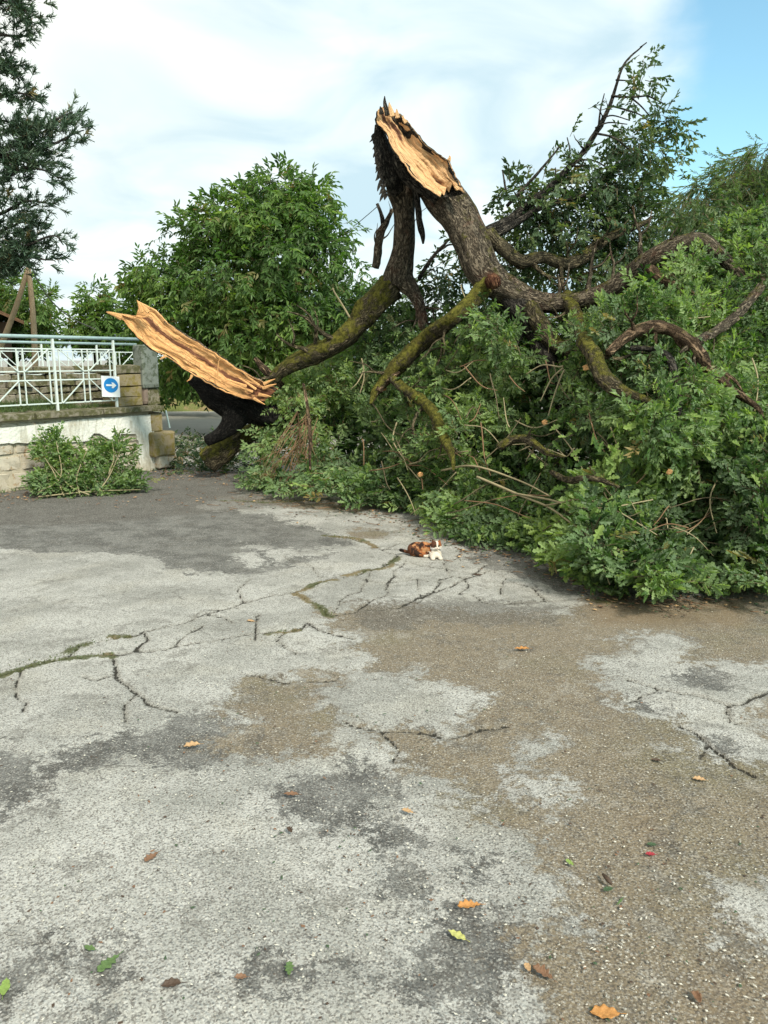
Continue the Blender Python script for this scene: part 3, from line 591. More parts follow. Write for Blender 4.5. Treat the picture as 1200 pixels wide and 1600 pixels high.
LIMBS = [
 ('limb', [(612, 446, 22, 9.9), (588, 470, 22, 9.9), (565, 497, 18, 10.0), (535, 530, 17, 10.0), (500, 550, 16, 10.1), (465, 562, 15, 10.2), (440, 575, 12, 10.2), (425, 600, 9, 10.3)], BARK_MOSS, .75),
 ('limb', [(630, 430, 18, 9.85), (646, 455, 12, 9.8), (658, 480, 10, 9.7), (662, 505, 7, 9.6)], BARK, .0),
 ('limb', [(765, 440, 20, 8.75), (742, 468, 15, 8.55), (705, 500, 14), (668, 527, 14), (638, 553, 14), (612, 580, 12), (590, 608, 8)], BARK_MOSS, .85),
 ('limb', [(612, 592, 6), (630, 605, 9), (655, 622, 10), (682, 650, 10), (694, 685, 9), (702, 712, 6)], BARK_MOSS, .7),
 ('limb', [(795, 462, 22, 8.75), (822, 492, 22, 8.6), (842, 530, 20, 8.5), (856, 568, 17, 8.3), (866, 605, 13, 8.2), (870, 640, 9, 8.1)], BARK_DARK, .1),
 ('limb', [(828, 480, 15, 8.5), (850, 515, 15, 8.35), (878, 545, 14, 8.2), (908, 553, 12, 8.0), (930, 560, 9, 7.9)], BARK_MOSS, .4),
 ('limb', [(886, 462, 10, 8.6), (893, 480, 12, 8.35), (906, 508, 13, 8.1), (918, 540, 12), (930, 570, 14), (948, 596, 14), (975, 612, 12), (1000, 622, 9)], BARK_MOSS, .5),
 ('limb', [(950, 552, 7), (975, 530, 10), (1008, 514, 11), (1045, 516, 11), (1078, 538, 12), (1105, 572, 10), (1140, 603, 7), (1178, 630, 5)], BARK_STRIP, .1),
 ('limb', [(1190, 448, 7), (1165, 480, 8), (1130, 512, 8), (1100, 530, 8), (1080, 540, 6)], BARK, .1),
 ('limb', [(1015, 420, 8, 7.9), (1035, 438, 7, 7.75), (1068, 450, 4, 7.6)], BARK_STRIP, .0),
 ('limb', [(985, 545, 5), (1025, 548, 5), (1048, 565, 7), (1052, 600, 8), (1060, 632, 5)], BARK_DARK, .1),
 ('limb', [(762, 362, 12, 8.9), (785, 388, 12, 8.9), (815, 408, 12, 8.9), (850, 402, 10, 8.95), (885, 412, 11, 9.0), (915, 398, 10, 9.1), (950, 373, 8, 9.2), (1003, 350, 4, 9.3)], BARK_MOSS, .25),
 ('limb', [(762, 362, 9, 8.95), (800, 343, 7, 9.1), (838, 312, 6, 9.2), (872, 282, 5, 9.3), (905, 245, 4.6, 9.4), (932, 205, 4, 9.45), (948, 172, 3.2, 9.5), (960, 138, 2.4, 9.55), (975, 100, 1.8, 9.6), (1002, 74, 1.0, 9.65)], BARK_DARK, -.2),
 ('limb', [(770, 370, 7, 8.95), (812, 345, 6, 9.0), (845, 325, 5, 9.05), (890, 310, 4, 9.1), (940, 300, 2, 9.2)], BARK_DARK, -.1),
 ('limb', [(586, 418, 6.5, 9.9), (590, 385, 6.5, 9.9), (597, 358, 6, 9.9), (604, 345, 4.5, 9.9), (614, 325, 3, 9.9)], BARK, -.1),
 ('limb', [(599, 352, 4, 9.9), (596, 335, 3, 9.9), (590, 318, 2.4, 9.9)], BARK_DARK, -.1),
 ('limb', [(654, 436, 3.6, 9.9), (666, 415, 3.2, 9.9), (680, 396, 2.6, 9.9), (695, 380, 2, 9.9), (706, 368, 1.2, 9.9)], BARK_DARK, -.2),
 ('limb', [(680, 396, 2, 9.9), (700, 383, 1.6, 9.9), (714, 383, 1, 9.9)], BARK_DARK, -.2),
 ('limb', [(792, 322, 3, 9.2), (812, 300, 2.6, 9.2), (840, 268, 2.2, 9.2), (872, 232, 1.4, 9.2)], BARK_DARK, -.2),
 ('limb', [(793, 312, 2, 9.1), (790, 292, 1.8, 9.1), (786, 264, 1.2, 9.1)], BARK_DARK, -.2),
 ('limb', [(780, 700, 8), (805, 688, 8), (835, 690, 7), (860, 705, 4)], BARK_MOSS, .4),
 ('limb', [(862, 738, 4), (890, 752, 6), (930, 750, 5), (965, 762, 3)], BARK_MOSS, .2),
 ('limb', [(474, 600, 2.5), (480, 645, 3), (486, 690, 3), (484, 735, 2)], BARK_STRIP, .1),
 ('limb', [(592, 612, 7), (598, 598, 8), (612, 588, 6)], BARK_STRIP, .1),
]
def tapered(pix):
    a, b = pix[-2], pix[-1]; k = 22/max(1, math.hypot(b[0]-a[0], b[1]-a[1]))
    e = (b[0]+(b[0]-a[0])*k+random.uniform(-5, 5), b[1]+(b[1]-a[1])*k+random.uniform(-4, 6), b[2]*.3)+tuple(b[3:])
    return [tuple([q[0], q[1], q[2]*.82])+tuple(q[3:]) for q in pix]+([e] if b[2] > 3 else [])
for nm, pix, mt, ms in LIMBS:
    limb(nm, oak, tapered(pix), mt, Yf=Yb(-.48), moss=ms, sides=14, sub=8, rough=.2, knob=.4, wobble=.06)
FORK = [(TRUNK_B, 5, 12, BARK, 9)]+[(l[1], 1, len(l[1])-1, l[2], 2+len(l[1])//3) for l in LIMBS if len(l[1]) >= 4 and l[1][1][2] > 6]
for pix, i0, i1, mt, cnt in FORK:
    for _ in range(cnt):
        i = random.randint(i0, max(i0, i1-1)); a, b = pix[i], pix[min(i+1, len(pix)-1)]; f = random.random(); x, y = a[0]+(b[0]-a[0])*f, a[1]+(b[1]-a[1])*f
        Y = (a[3] if len(a) > 3 else Ysurf(x, y, False)-.48); rr = min(a[2]*.35, 4.5)*random.uniform(.5, 1); th = math.atan2(b[1]-a[1], b[0]-a[0])+random.choice((-1, 1))*random.uniform(.5, 1.2); L = random.uniform(25, 75)*rr/2.4
        if L > 95: L = 95
        P = [(x, y, rr*1.2, Y)]; 
        for k in range(1, 5): th += random.uniform(-.45, .45); P.append((P[-1][0]+math.cos(th)*L/4, P[-1][1]+math.sin(th)*L/4, rr*(1-.2*k), Y-.03*k))
        limb('branch', oak, P, mt, moss=.1, sides=7, sub=4, rough=.2, knob=.5, wobble=.04)
        if rr > 2: q = P[2]; limb('branch', oak, [(q[0], q[1], rr*.5, q[3]), (q[0]+math.cos(th+.9)*18, q[1]+math.sin(th+.9)*18, rr*.35, q[3]-.04), (q[0]+math.cos(th+.6)*42, q[1]+math.sin(th+.6)*42, rr*.15, q[3]-.06)], mt, moss=.1, sides=6, sub=3)
# thin upper branches and twigs
TW = [[(955, 150, 1.8, 9.5), (985, 152, 1.6, 9.5), (1012, 150, 1.2, 9.5)], [(950, 165, 1.6, 9.5), (975, 172, 1.4, 9.5), (1000, 180, 1, 9.5), (1020, 195, .8, 9.5)], [(985, 152, 1.4, 9.5), (1000, 165, 1.2, 9.5), (1015, 182, .8, 9.5)],
      [(935, 200, 1.6, 9.45), (938, 170, 1.2, 9.45), (944, 145, .8, 9.45)], [(962, 125, 1.2, 9.5), (985, 126, .8, 9.5)], [(930, 208, 1.8, 9.4), (960, 215, 1.5, 9.4), (985, 235, 1, 9.4)], [(902, 250, 1.6, 9.4), (930, 252, 1.3, 9.4), (960, 270, .8, 9.4)],
      [(888, 262, 1.5, 9.35), (890, 235, 1.2, 9.35), (886, 215, .8, 9.35)], [(868, 285, 1.3, 9.3), (868, 262, .8, 9.3)], [(940, 185, 1.4, 9.4), (958, 180, 1.1, 9.4), (985, 188, .8, 9.4)], [(930, 200, 1.3, 9.4), (950, 192, 1.1, 9.4), (980, 195, .7, 9.4)],
      [(1000, 74, 1, 9.6), (1010, 66, .8, 9.6)], [(1012, 150, 1.2, 9.5), (1040, 165, .8, 9.5)], [(640, 360, .6, 9.9), (655, 335, .5, 9.9), (670, 322, .4, 9.9)], [(555, 352, .5, 9.9), (575, 335, .5, 9.9), (590, 322, .5, 9.9)], [(660, 432, .6, 9.9), (690, 410, .5, 9.9), (706, 405, .4, 9.9)]]
for t in TW: limb('twig', oak, t, BARK_DARK, moss=-.5, sides=5, sub=4, rough=.1, knob=0, wobble=.02)
PALE = [[(745, 745, 2.2), (775, 758, 2.2), (810, 772, 2), (850, 788, 1.8), (885, 815, 1.6), (930, 845, 1.4), (985, 868, 1)], [(690, 735, 1.8), (740, 728, 1.8), (800, 745, 1.6), (860, 775, 1.2)], [(800, 770, 1.6), (860, 782, 1.6), (930, 792, 1.5), (1020, 780, 1)],
        [(640, 725, 1.3), (680, 712, 1.3), (730, 705, 1)], [(850, 790, 1.4), (900, 780, 1.4), (960, 800, 1.2), (1030, 835, .8)], [(1135, 720, 1.6), (1150, 760, 1.5), (1158, 800, 1.2)], [(1125, 740, 1.2), (1110, 780, 1.2), (1118, 830, .8)], [(620, 660, 1.2), (615, 690, 1.2), (632, 720, .8)],
        [(880, 575, 1.6), (862, 592, 1.3), (845, 625, .9)], [(882, 578, 1.4), (870, 610, 1.2), (858, 650, .8)], [(880, 572, 1.3), (850, 570, 1, ), (822, 585, .8)], [(520, 450, 1.3, 10.1), (535, 475, 1.5, 10.0), (548, 495, 1.6, 9.9)], [(565, 560, 1, 9.7), (568, 590, 1, 9.7), (560, 620, .8, 9.7)],
        [(720, 445, .8), (735, 480, .8)], [(1040, 490, 1.2), (1075, 500, 1), (1120, 492, .8)], [(1175, 560, 1.3), (1182, 590, 1.1), (1180, 640, .9)], [(1045, 655, 1.2), (1052, 672, 1.4), (1040, 680, 1), (1035, 665, .8)]]
for t in PALE: limb('twig', oak, t, TWIG_PALE, Yf=Yb(-.30), moss=-.5, sides=5, sub=5, rough=.1, knob=0, wobble=.05)
for k in range(105):                                       # loose stems poking out of the heap
    x = random.uniform(560, 1190); y = random.uniform(560, front_y(x)-45); a = random.uniform(-1.2, 1.5)+(math.pi if random.random() < .35 else 0); L = random.uniform(20, 95)*(1.2 if y > 700 else .8)
    y2 = min(y+math.sin(a)*L+10, front_y(x+math.cos(a)*L)-8)
    limb('twig', oak, [(x, y, 1.1), (x+math.cos(a)*L*.5, (y+y2)/2+random.uniform(-14, 14), .9), (x+math.cos(a)*L, y2, .6)], random.choice([TWIG_PALE, TWIG_BROWN, TWIG]), Yf=Yb(random.uniform(-.28, -.1)), moss=-.5, sides=5, sub=4, rough=.1, knob=0, wobble=.05)
# wood scars
for x, y, r in [(596, 604, 7), (915, 574, 5), (850, 660, 4), (655, 742, 4), (657, 680, 4), (697, 700, 5), (1045, 738, 4)]:
    Y = (Ysurf(x, y, False)-.35) if (x, y) != (768, 440) else 8.42
    P = at(x, y, Y); V, Fc, bc = tube_data([P, P+np.array([.02, .03, 0])], [r*mpp(Y)*.9, r*mpp(Y)], 12, 2, .3, 0, x); bc[:, 1] = .35
    link('wood_scar', mesh('wood_scar', V, Fc, [WOOD_O], False, attrs=dict(bc=bc, moss=np.zeros(len(V)))), oak)
limb('knot', oak, [(770, 446, 9, 8.50), (768, 438, 10, 8.46), (766, 432, 6, 8.48)], bark_mat('raw_knot', (.14, .05, .03), (.36, .18, .10), 0), moss=-1, sides=12, sub=3, rough=.45, knob=.4)

def inpoly(x, y, P):
    r = np.zeros(len(x), bool)
    for i in range(len(P)):
        a, b = P[i], P[(i+1) % len(P)]
        if a[1] == b[1]: continue
        r ^= ((a[1] > y) != (b[1] > y)) & (x < (b[0]-a[0])*(y-a[1])/(b[1]-a[1])+a[0])
    return r
MOUND = [(425, 585), (440, 562), (500, 560), (560, 520), (575, 500), (600, 475), (640, 470), (670, 500), (700, 505), (740, 470), (790, 480), (820, 500), (880, 500), (960, 465), (1010, 430), (1050, 400), (1100, 400), (1130, 350), (1200, 330), (1450, 350),
         (1450, 925), (1200, 912), (1110, 910), (1090, 922), (1000, 918), (935, 915), (870, 878), (800, 856), (720, 842), (690, 818), (600, 792), (520, 778), (440, 768), (380, 762), (385, 750), (410, 735), (400, 700), (415, 640)]
HOLES = [(845, 715, 95, 62), (530, 665, 38, 45), (450, 715, 28, 30), (560, 700, 45, 30), (930, 700, 60, 40), (830, 620, 50, 40), (715, 610, 30, 30)]
CLEAR = []
for q in [TRUNK_B, [(x[0], x[1], x[2]) for x in TRUNK_A]]+[l[1] for l in LIMBS]:
    C = catmull(np.array([[a[0], a[1], a[2], a[3] if len(a) > 3 else Ysurf(a[0], a[1], False)-.48] for a in q]), 6); CLEAR.append(C[C[:, 1] < 700])
CLEAR = np.vstack(CLEAR)
def clear_of_limbs(x, y, Y):
    """foliage in front of a bare limb was stripped or pushed behind it"""
    d = np.hypot(CLEAR[:, 0]-x, CLEAR[:, 1]-y)-CLEAR[:, 2]*1.05; i = int(np.argmin(d))
    if d[i] < 12 and Y < CLEAR[i, 3]+.22 and random.random() < .93: return CLEAR[i, 3]+.22+random.random()*.3
    return Y
def mound_samples(n):
    X = RNG.uniform(380, 1330, n*3); Yp = RNG.uniform(330, 930, n*3); k = inpoly(X, Yp, MOUND)
    X, Yp = X[k], Yp[k]
    dens = np.ones(len(X))
    for hx, hy, rx, ry in HOLES: dens *= 1-.75*np.exp(-(((X-hx)/rx)**2+((Yp-hy)/ry)**2)**2)
    dens *= np.where(X > 1210, .3, 1)
    keep = RNG.random(len(X)) < dens; X, Yp = X[keep][:n], Yp[keep][:n]
    P = []
    for x, y in zip(X, Yp):
        off = RNG.exponential(.33)-.1
        for hx, hy, rx, ry in HOLES: off += .75*math.exp(-(((x-hx)/rx)**2+((y-hy)/ry)**2)**2)
        Y = clear_of_limbs(x, y, Ysurf(x, y)+off); p = at(x, y, Y); p[2] = max(p[2], .05); P.append(p)
    return X, Yp, np.array(P)
X, Yp, P = mound_samples(10400)
n = len(P); D = RNG.normal(size=(n, 3))*.95+np.array([-.12, -.65, .0]); low = P[:, 2] < .35; D[low, 2] = np.abs(D[low, 2])*.2
tint = .47+.48*fbm(P*1.5, 3)+RNG.normal(size=n)*.22+np.clip((Yp-700)/900, 0, .2)+np.where((X < 560) & (Yp < 640), .2, 0)
up = np.array([0, -.55, .75])+RNG.normal(size=(n, 3))*.1
rb = (X < 545) & (Yp < 770)
fr = (~rb) & (Yp > 735); bk = (~rb) & ~fr; SS = RNG.uniform(.50, 1.0, n)
scatter('foliage', oak, OAK_FRONT, P[fr], D[fr], SS[fr], tint[fr], [OAKLEAF, TWIG], up[fr], .7)
scatter('foliage', oak, OAK_FINE, P[bk], D[bk], SS[bk]*.95, tint[bk], [OAKLEAF, TWIG], up[bk], .8)
scatter('foliage', oak, OAK_SMALL+ROB_S, P[rb], D[rb], RNG.uniform(.65, .95, n)[rb], tint[rb]+.05, [OAKLEAF, TWIG_BROWN], up[rb], .6)
print('mound', n)
Q = np.array([at(x, y, Ysurf(x, y, False)+random.uniform(1.0, 1.9)) for x, y in zip(RNG.uniform(480, 1180, 5200), RNG.uniform(540, 800, 5200)) if inpoly(np.array([x]), np.array([y]), MOUND)[0]]); Q[:, 2] = np.maximum(Q[:, 2], .08)
Q = Q[:1900]; scatter('foliage', oak, OAK_SMALL, Q, RNG.normal(size=(len(Q), 3)), RNG.uniform(1.0, 1.5, len(Q)), .25+RNG.normal(size=len(Q))*.15, [OAKLEAF, TWIG], None, .8)
# upper crown pieces on the far side of the trunk: (px, py, rx, ry, Y, sprigs)
UPP = [(1006, 88, 10, 12, 9.6, 12), (1012, 108, 12, 18, 9.6, 20), (1003, 128, 16, 14, 9.55, 16), (1000, 152, 26, 12, 9.5, 22), (1035, 180, 26, 22, 9.5, 55), (1062, 200, 18, 14, 9.5, 30), (1000, 222, 42, 26, 9.5, 130), (1030, 240, 32, 18, 9.5, 70), (965, 230, 26, 18, 9.4, 22),
       (925, 175, 16, 10, 9.4, 5), (890, 222, 16, 14, 9.4, 10), (835, 262, 14, 8, 9.3, 5), (800, 300, 26, 24, 9.3, 36), (850, 310, 50, 36, 9.4, 110), (920, 280, 60, 38, 9.5, 170), (985, 290, 50, 40, 9.6, 150), (830, 350, 55, 40, 9.4, 130), (910, 345, 80, 50, 9.6, 280),
       (990, 350, 55, 60, 9.6, 240), (870, 420, 90, 38, 9.5, 260), (960, 410, 70, 45, 9.5, 220), (800, 400, 30, 40, 9.4, 60), (700, 430, 40, 36, 10.2, 80), (730, 400, 24, 30, 10.1, 30), (690, 470, 36, 34, 10.3, 80), (1020, 430, 40, 50, 9.2, 140), (960, 480, 60, 24, 9.0, 90), (770, 500, 60, 40, 9.6, 160),
       (600, 500, 60, 45, 10.7, 150), (1080, 440, 70, 50, 9.0, 200), (1150, 400, 70, 60, 9.0, 240), (1100, 320, 45, 40, 9.4, 60), (1180, 500, 80, 60, 8.8, 200), (1060, 470, 50, 35, 8.9, 90)]
Pp, Dd = [], []
for x, y, rx, ry, Y, k in UPP:
    for _ in range(int(k*(.48 if y < 260 else .8))):
        v = RNG.normal(size=3); v /= np.linalg.norm(v); r = RNG.random()**.45
        sx_, sy_ = x+v[0]*rx*r, y+v[1]*ry*r; q = at(sx_, sy_, clear_of_limbs(sx_, sy_, Y+v[2]*max(rx, ry)*1.3*r*mpp(Y)) if y > 320 else Y+v[2]*max(rx, ry)*1.3*r*mpp(Y)); Pp.append(q); Dd.append(np.array([v[0]*.6, v[2]*.4-.1, -v[1]*.5-.25])+RNG.normal(size=3)*.35)
Pp = np.array(Pp); Dd = np.array(Dd)
scatter('foliage', oak, OAK_SMALL, Pp, Dd, RNG.uniform(.6, .95, len(Pp)), .42+.3*fbm(Pp*1.6, 2)+RNG.normal(size=len(Pp))*.12, [OAKLEAF_UP, TWIG], None, .5)
# the 300 leaves that show largest, each one a part
lt = []
for k, tv in enumerate((.35, .55, .7, .85)):
    v, f = leaf_tpl(OAK, droop=.15+.06*k); lt.append(mesh('leaf', v, f[:, ::-1], [OAKLEAF], False, attrs=dict(tint=np.full(len(v), tv))))
for k in range(292):
    while True:
        x = random.uniform(640, 1195); y = random.uniform(640, 918)
        if y < front_y(x)-10 and y > 640+max(0, (760-x))*.5: break
    if y < 700 and np.min(np.hypot(CLEAR[:, 0]-x, CLEAR[:, 1]-y)-CLEAR[:, 2]) < 14: y = random.uniform(705, front_y(x)-10); x = max(x, 760); y = min(y, front_y(x)-10)
    Y = Ysurf(x, y)-random.uniform(.08, .22); p = at(x, y, Y); p[2] = max(p[2], .05)
    o = bpy.data.objects.new('leaf', random.choice(lt)); COL.objects.link(o); o.parent = oak; o.location = Vector(p)-oak.location
    d = Vector((random.gauss(0, .7), -.4+random.gauss(0, .4), random.gauss(-.1, .6))).normalized(); zx = Vector((random.gauss(0, .4), -.8, .6+random.gauss(0, .3)))
    xx = d.cross(zx).normalized(); zv = xx.cross(d); s = random.uniform(.08, .125)
    o.rotation_euler = Matrix((xx, d, zv)).transposed().to_euler(); o.scale = (s, s, s)

# ================================================================== torn trunk half on the left
tl = empty('torn_trunk_half', gnd(345, 700), 'split half of the oak trunk with orange torn wood, propped up above the ground', 'broken trunk')
def stain_left(u, v): return .04+.72*np.exp(-((v-(.36+.1*u))/.11)**2)*np.clip(u*10, 0, 1)+.55*np.clip((u-.72)*5, 0, 1)
split_piece(tl, L=[(214, 470), (244, 484), (263, 506), (292, 526), (330, 548), (368, 574), (400, 592), (434, 608)], R=[(165, 488), (193, 501), (212, 524), (236, 544), (268, 563), (304, 587), (345, 610), (378, 622), (412, 627)],
            S=[(214, 470), (216, 484), (212, 494), (190, 490), (165, 488)], Y0=10.1, Y1=9.95, wood=WOOD_O, bark=BARK, stain=stain_left, seed=11, dent=.055, back=.8, b0=24, hol=.12)
for a, b, wd in [((190, 496), (166, 487), 4.5), ((222, 488), (214, 469), 4), ((232, 488), (220, 474), 3.5), ((412, 600), (430, 592), 3), ((340, 598), (344, 556), 1.2), ((400, 608), (372, 590), 2.5), ((395, 612), (362, 600), 2), ((405, 602), (380, 582), 2), ((228, 536), (222, 518), 2), ((300, 560), (285, 545), 2), ((345, 596), (318, 578), 2), ((385, 604), (350, 592), 2.5), ((410, 606), (432, 600), 3), ((404, 616), (424, 620), 3), ((396, 622), (414, 632), 2.5), ((300, 586), (292, 596), 2), ((260, 556), (250, 562), 2)]:
    splinter(tl, a, b, wd, 9.93, WOOD_O)
limb('bark', tl, [(296, 595, 4, 10.5), (322, 606, 16, 10.45), (356, 622, 27, 10.4), (392, 638, 25, 10.4), (430, 646, 18, 10.5), (480, 650, 16, 10.8)], BARK_BLACK, moss=-1, sides=22, sub=8, rough=.3, label='underside of the torn trunk, its shade painted as black bark')
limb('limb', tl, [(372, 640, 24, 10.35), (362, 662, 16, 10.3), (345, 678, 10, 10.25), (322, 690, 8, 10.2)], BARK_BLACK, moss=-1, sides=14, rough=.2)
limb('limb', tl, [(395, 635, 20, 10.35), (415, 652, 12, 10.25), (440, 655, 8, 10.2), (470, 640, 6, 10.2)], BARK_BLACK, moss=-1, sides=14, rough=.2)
limb('stub', tl, [(398, 560, 3.2, 10.6), (412, 576, 5, 10.6), (428, 592, 6, 10.6), (440, 604, 7, 10.6)], BARK_STRIP, moss=0, sides=10)
lg = empty('mossy_log', gnd(345, 725), 'short thick log covered in yellow-green moss, lying under the torn trunk half', 'log')
limb('log', lg, [(325, 722, 17, 10.6), (345, 706, 18, 10.6), (372, 688, 15, 10.7), (405, 672, 13, 10.9), (440, 662, 11, 11.1)], BARK_MOSS, moss=.6, sides=18, sub=8, rough=.15)

# ================================================================== helper for boxes and stones
def box(V, F_, c, ax, s, bev=0):
    pass
def stone_mesh(name, size, mat, seed, rough=.012, bev=.018):
    """irregular block centred on the origin"""
    n = 5; sx, sy, sz = size; V = []; idx = {}; Fc = []
    g = [-1, -.82, 0, .82, 1]
    for f in range(6):
        a, b = f//2, f % 2
        for i in range(n-1):
            for j in range(n-1):
                q = []
                for di, dj in ((0, 0), (1, 0), (1, 1), (0, 1)):
                    p = [0, 0, 0]; p[a] = 1 if b else -1; p[(a+1) % 3] = g[i+di]; p[(a+2) % 3] = g[j+dj]; p = tuple(p)
                    if p not in idx: idx[p] = len(V); V.append(p)
                    q.append(idx[p])
                Fc.append(q if b else q[::-1])
    P = np.array(V, float); h = np.array(size)/2
    m = (np.abs(P) > .99).sum(1)
    W = P*h; W -= np.sign(P)*np.where(m >= 2, 1, 0)[:, None]*np.where(np.abs(P) > .99, 1, 0)*np.minimum(bev, h.min()*.4)*(.6 if True else 1)
    W += np.stack([vnoise(W*9+seed), vnoise(W*9+seed+31), vnoise(W*9+seed+57)], 1)*rough
    return mesh(name, W, np.array(Fc), [mat], False)
def place(name, me, loc, rz, parent=None, label=None):
    o = bpy.data.objects.new(name, me); COL.objects.link(o)
    if parent is not None:
        o.parent = parent; loc = Vector([float(c) for c in loc])-parent.location
    o.location = Vector([float(c) for c in loc]); o.rotation_euler = (0, 0, rz)
    return o
def stone_mat(name, a, b, lichen=None, amt=.5, sc=6):
    M = Mat(name, .92, .2); p = M.coord(); nf = M.noise(p, sc, 6, .65); oi = M.n('ShaderNodeObjectInfo').outputs['Random']
    c = M.mix(nf, a, b); c = M.mix(.35, c, M.ramp(oi, [(0, (.55, .53, .50)), (1, (1, 1, 1))]), 'MULTIPLY')
    if lichen: c = M.mix(M.math('MULTIPLY', M.ss(M.noise(p, sc*1.6, 6, .7, .5), .58-amt*.35, .70-amt*.3), .9), c, M.mix(M.noise(p, sc*9, 3), lichen, tuple(x*.45 for x in lichen)))
    c = M.mix(M.ss(M.noise(p, 3.2, 5, .7), .55, .72, 0, .55), c, (.05, .045, .035))
    M.color(c); M.bump(M.noise(p, 55, 6, .7), .012, .8); return M.m
ST_BEIGE = stone_mat('beige_stone', (.34, .28, .19), (.62, .58, .50), (.34, .22, .10), .2)
ST_GREY = stone_mat('grey_rubble_stone', (.17, .145, .11), (.36, .32, .26), (.13, .125, .05), .25)
ST_YEL = stone_mat('lichen_stone', (.17, .135, .08), (.36, .30, .19), (.26, .205, .05), .34)
ST_MOSS = stone_mat('moss_topped_concrete', (.16, .14, .10), (.30, .27, .21), (.10, .10, .035), .5)
CONC = stone_mat('green_grey_concrete', (.13, .15, .13), (.22, .24, .21), (.08, .10, .06), .3)
def plaster():
    M = Mat('white_wall_paint', .85, .25); p = M.coord(); st = M.n('ShaderNodeSeparateXYZ'); M.l(p, st.inputs[0])
    c = M.mix(M.noise(p, 2.5, 5), (.56, .56, .50), (.78, .77, .71))
    c = M.mix(M.ss(M.noise(M.scale(p, (1, 1, .25)), 6, 7, .75), .48, .62, 0, .65), c, (.36, .33, .25))
    c = M.mix(M.ss(M.noise(p, 15, 6, .75), .60, .68, 0, .6), c, (.40, .33, .22))
    c = M.mix(M.ss(st.outputs[2], .30, .0, 0, .45), c, (.38, .31, .21))
    M.color(c); M.bump(M.math('ADD', M.noise(p, 30, 5), M.noise(p, 6, 3)), .02, .7); return M.m
PLASTER = plaster()
MORTAR = plain('wall_mortar', (.42, .37, .28), .95, .35, 14, .01)
METAL = None
M = Mat('white_weathered_metal', .5, .4); p_ = M.coord()
M.color(M.mix(M.ss(M.noise(p_, 22, 5, .7), .60, .70, 0, .7), M.mix(M.noise(p_, 5, 3), (.46, .54, .52), (.64, .68, .64)), (.20, .13, .07))); METAL = M.m
M = Mat('blue_grey_rail_metal', .5, .4); p_ = M.coord(); M.color(M.mix(M.ss(M.noise(p_, 12, 5, .7), .5, .7, 0, .6), (.27, .36, .36), (.14, .19, .17))); RAILM = M.m

# ================================================================== wall on the left
W0 = gnd(247, 733); W1 = gnd(0, 769); wd_ = (W1-W0)[:2]; WL = np.linalg.norm(wd_); wx = wd_/WL; wn_ = np.array([wx[1], -wx[0]])   # wx: leftwards along the wall
if wn_[1] > 0: wn_ = -wn_
wn_back = -wn_                                            # away from the camera
WRZ = math.atan2(wx[1], wx[0])
def wp(s, z, off=0.): q = W0[:2]+wx*s+wn_back*off; return np.array([q[0], q[1], z])
def s_of(px, off=0.):
    r = ray(px, 562)[:2]; o = W0[:2]+wn_back*off
    A = np.array([[wx[0], -r[0]], [wx[1], -r[1]]]); return float(np.linalg.solve(A, -o)[0])
def bar(parent, name, a, b, w_, h_, mat, kind=None):
    a, b = np.asarray(a, float), np.asarray(b, float); t = b-a; t /= np.linalg.norm(t); u = np.cross(t, [wn_[0], wn_[1], 0.]); u /= np.linalg.norm(u)+1e-9; v = np.cross(t, u)
    V = [c+u*sx*w_/2+v*sy*h_/2 for c in (a, b) for sx, sy in ((-1, -1), (1, -1), (1, 1), (-1, 1))]
    Fc = np.array([(0, 1, 2, 3), (7, 6, 5, 4), (0, 4, 5, 1), (1, 5, 6, 2), (2, 6, 7, 3), (3, 7, 4, 0)])
    return link(name, mesh(name, V, Fc, [mat]), parent, kind)
LEFT = WL+2.4
wall = empty('retaining_wall', W0, 'low white-painted retaining wall with peeling plaster over beige stone blocks and a mossy ledge', 'wall')
def prism(name, pts_sz, z_off, off0, off1, mat, parent, top=None):
    """polygon in (s, z) extruded between two offsets"""
    n = len(pts_sz); V = [wp(s, z, off0) for s, z in pts_sz]+[wp(s, z, off1) for s, z in pts_sz]
    Fc = [list(range(n)), list(range(2*n-1, n-1, -1))]+[[i, i+n, (i+1) % n+n, (i+1) % n] for i in range(n)]
    return link(name, mesh(name, V, Fc, [mat]), parent)
prism('core', [(.02, -.1), (LEFT, -.1), (LEFT, .86), (.02, .86)], 0, .005, .55, MORTAR, wall)
H = [.0, .23, .44, .63, .84]
for r in range(4):                                        # stone courses under the paint
    s = .02
    while s < LEFT-.1:
        L = random.uniform(.24, .52); L = min(L, LEFT-s); z0, z1 = H[r], H[r+1]
        me = stone_mesh('stone', (L-.008, .2, z1-z0-.009), ST_BEIGE, s*7+r*13, .014)
        c = wp(s+L/2, (z0+z1)/2, .09+random.uniform(-.012, .012)); place('stone', me, c, WRZ, wall); s += L
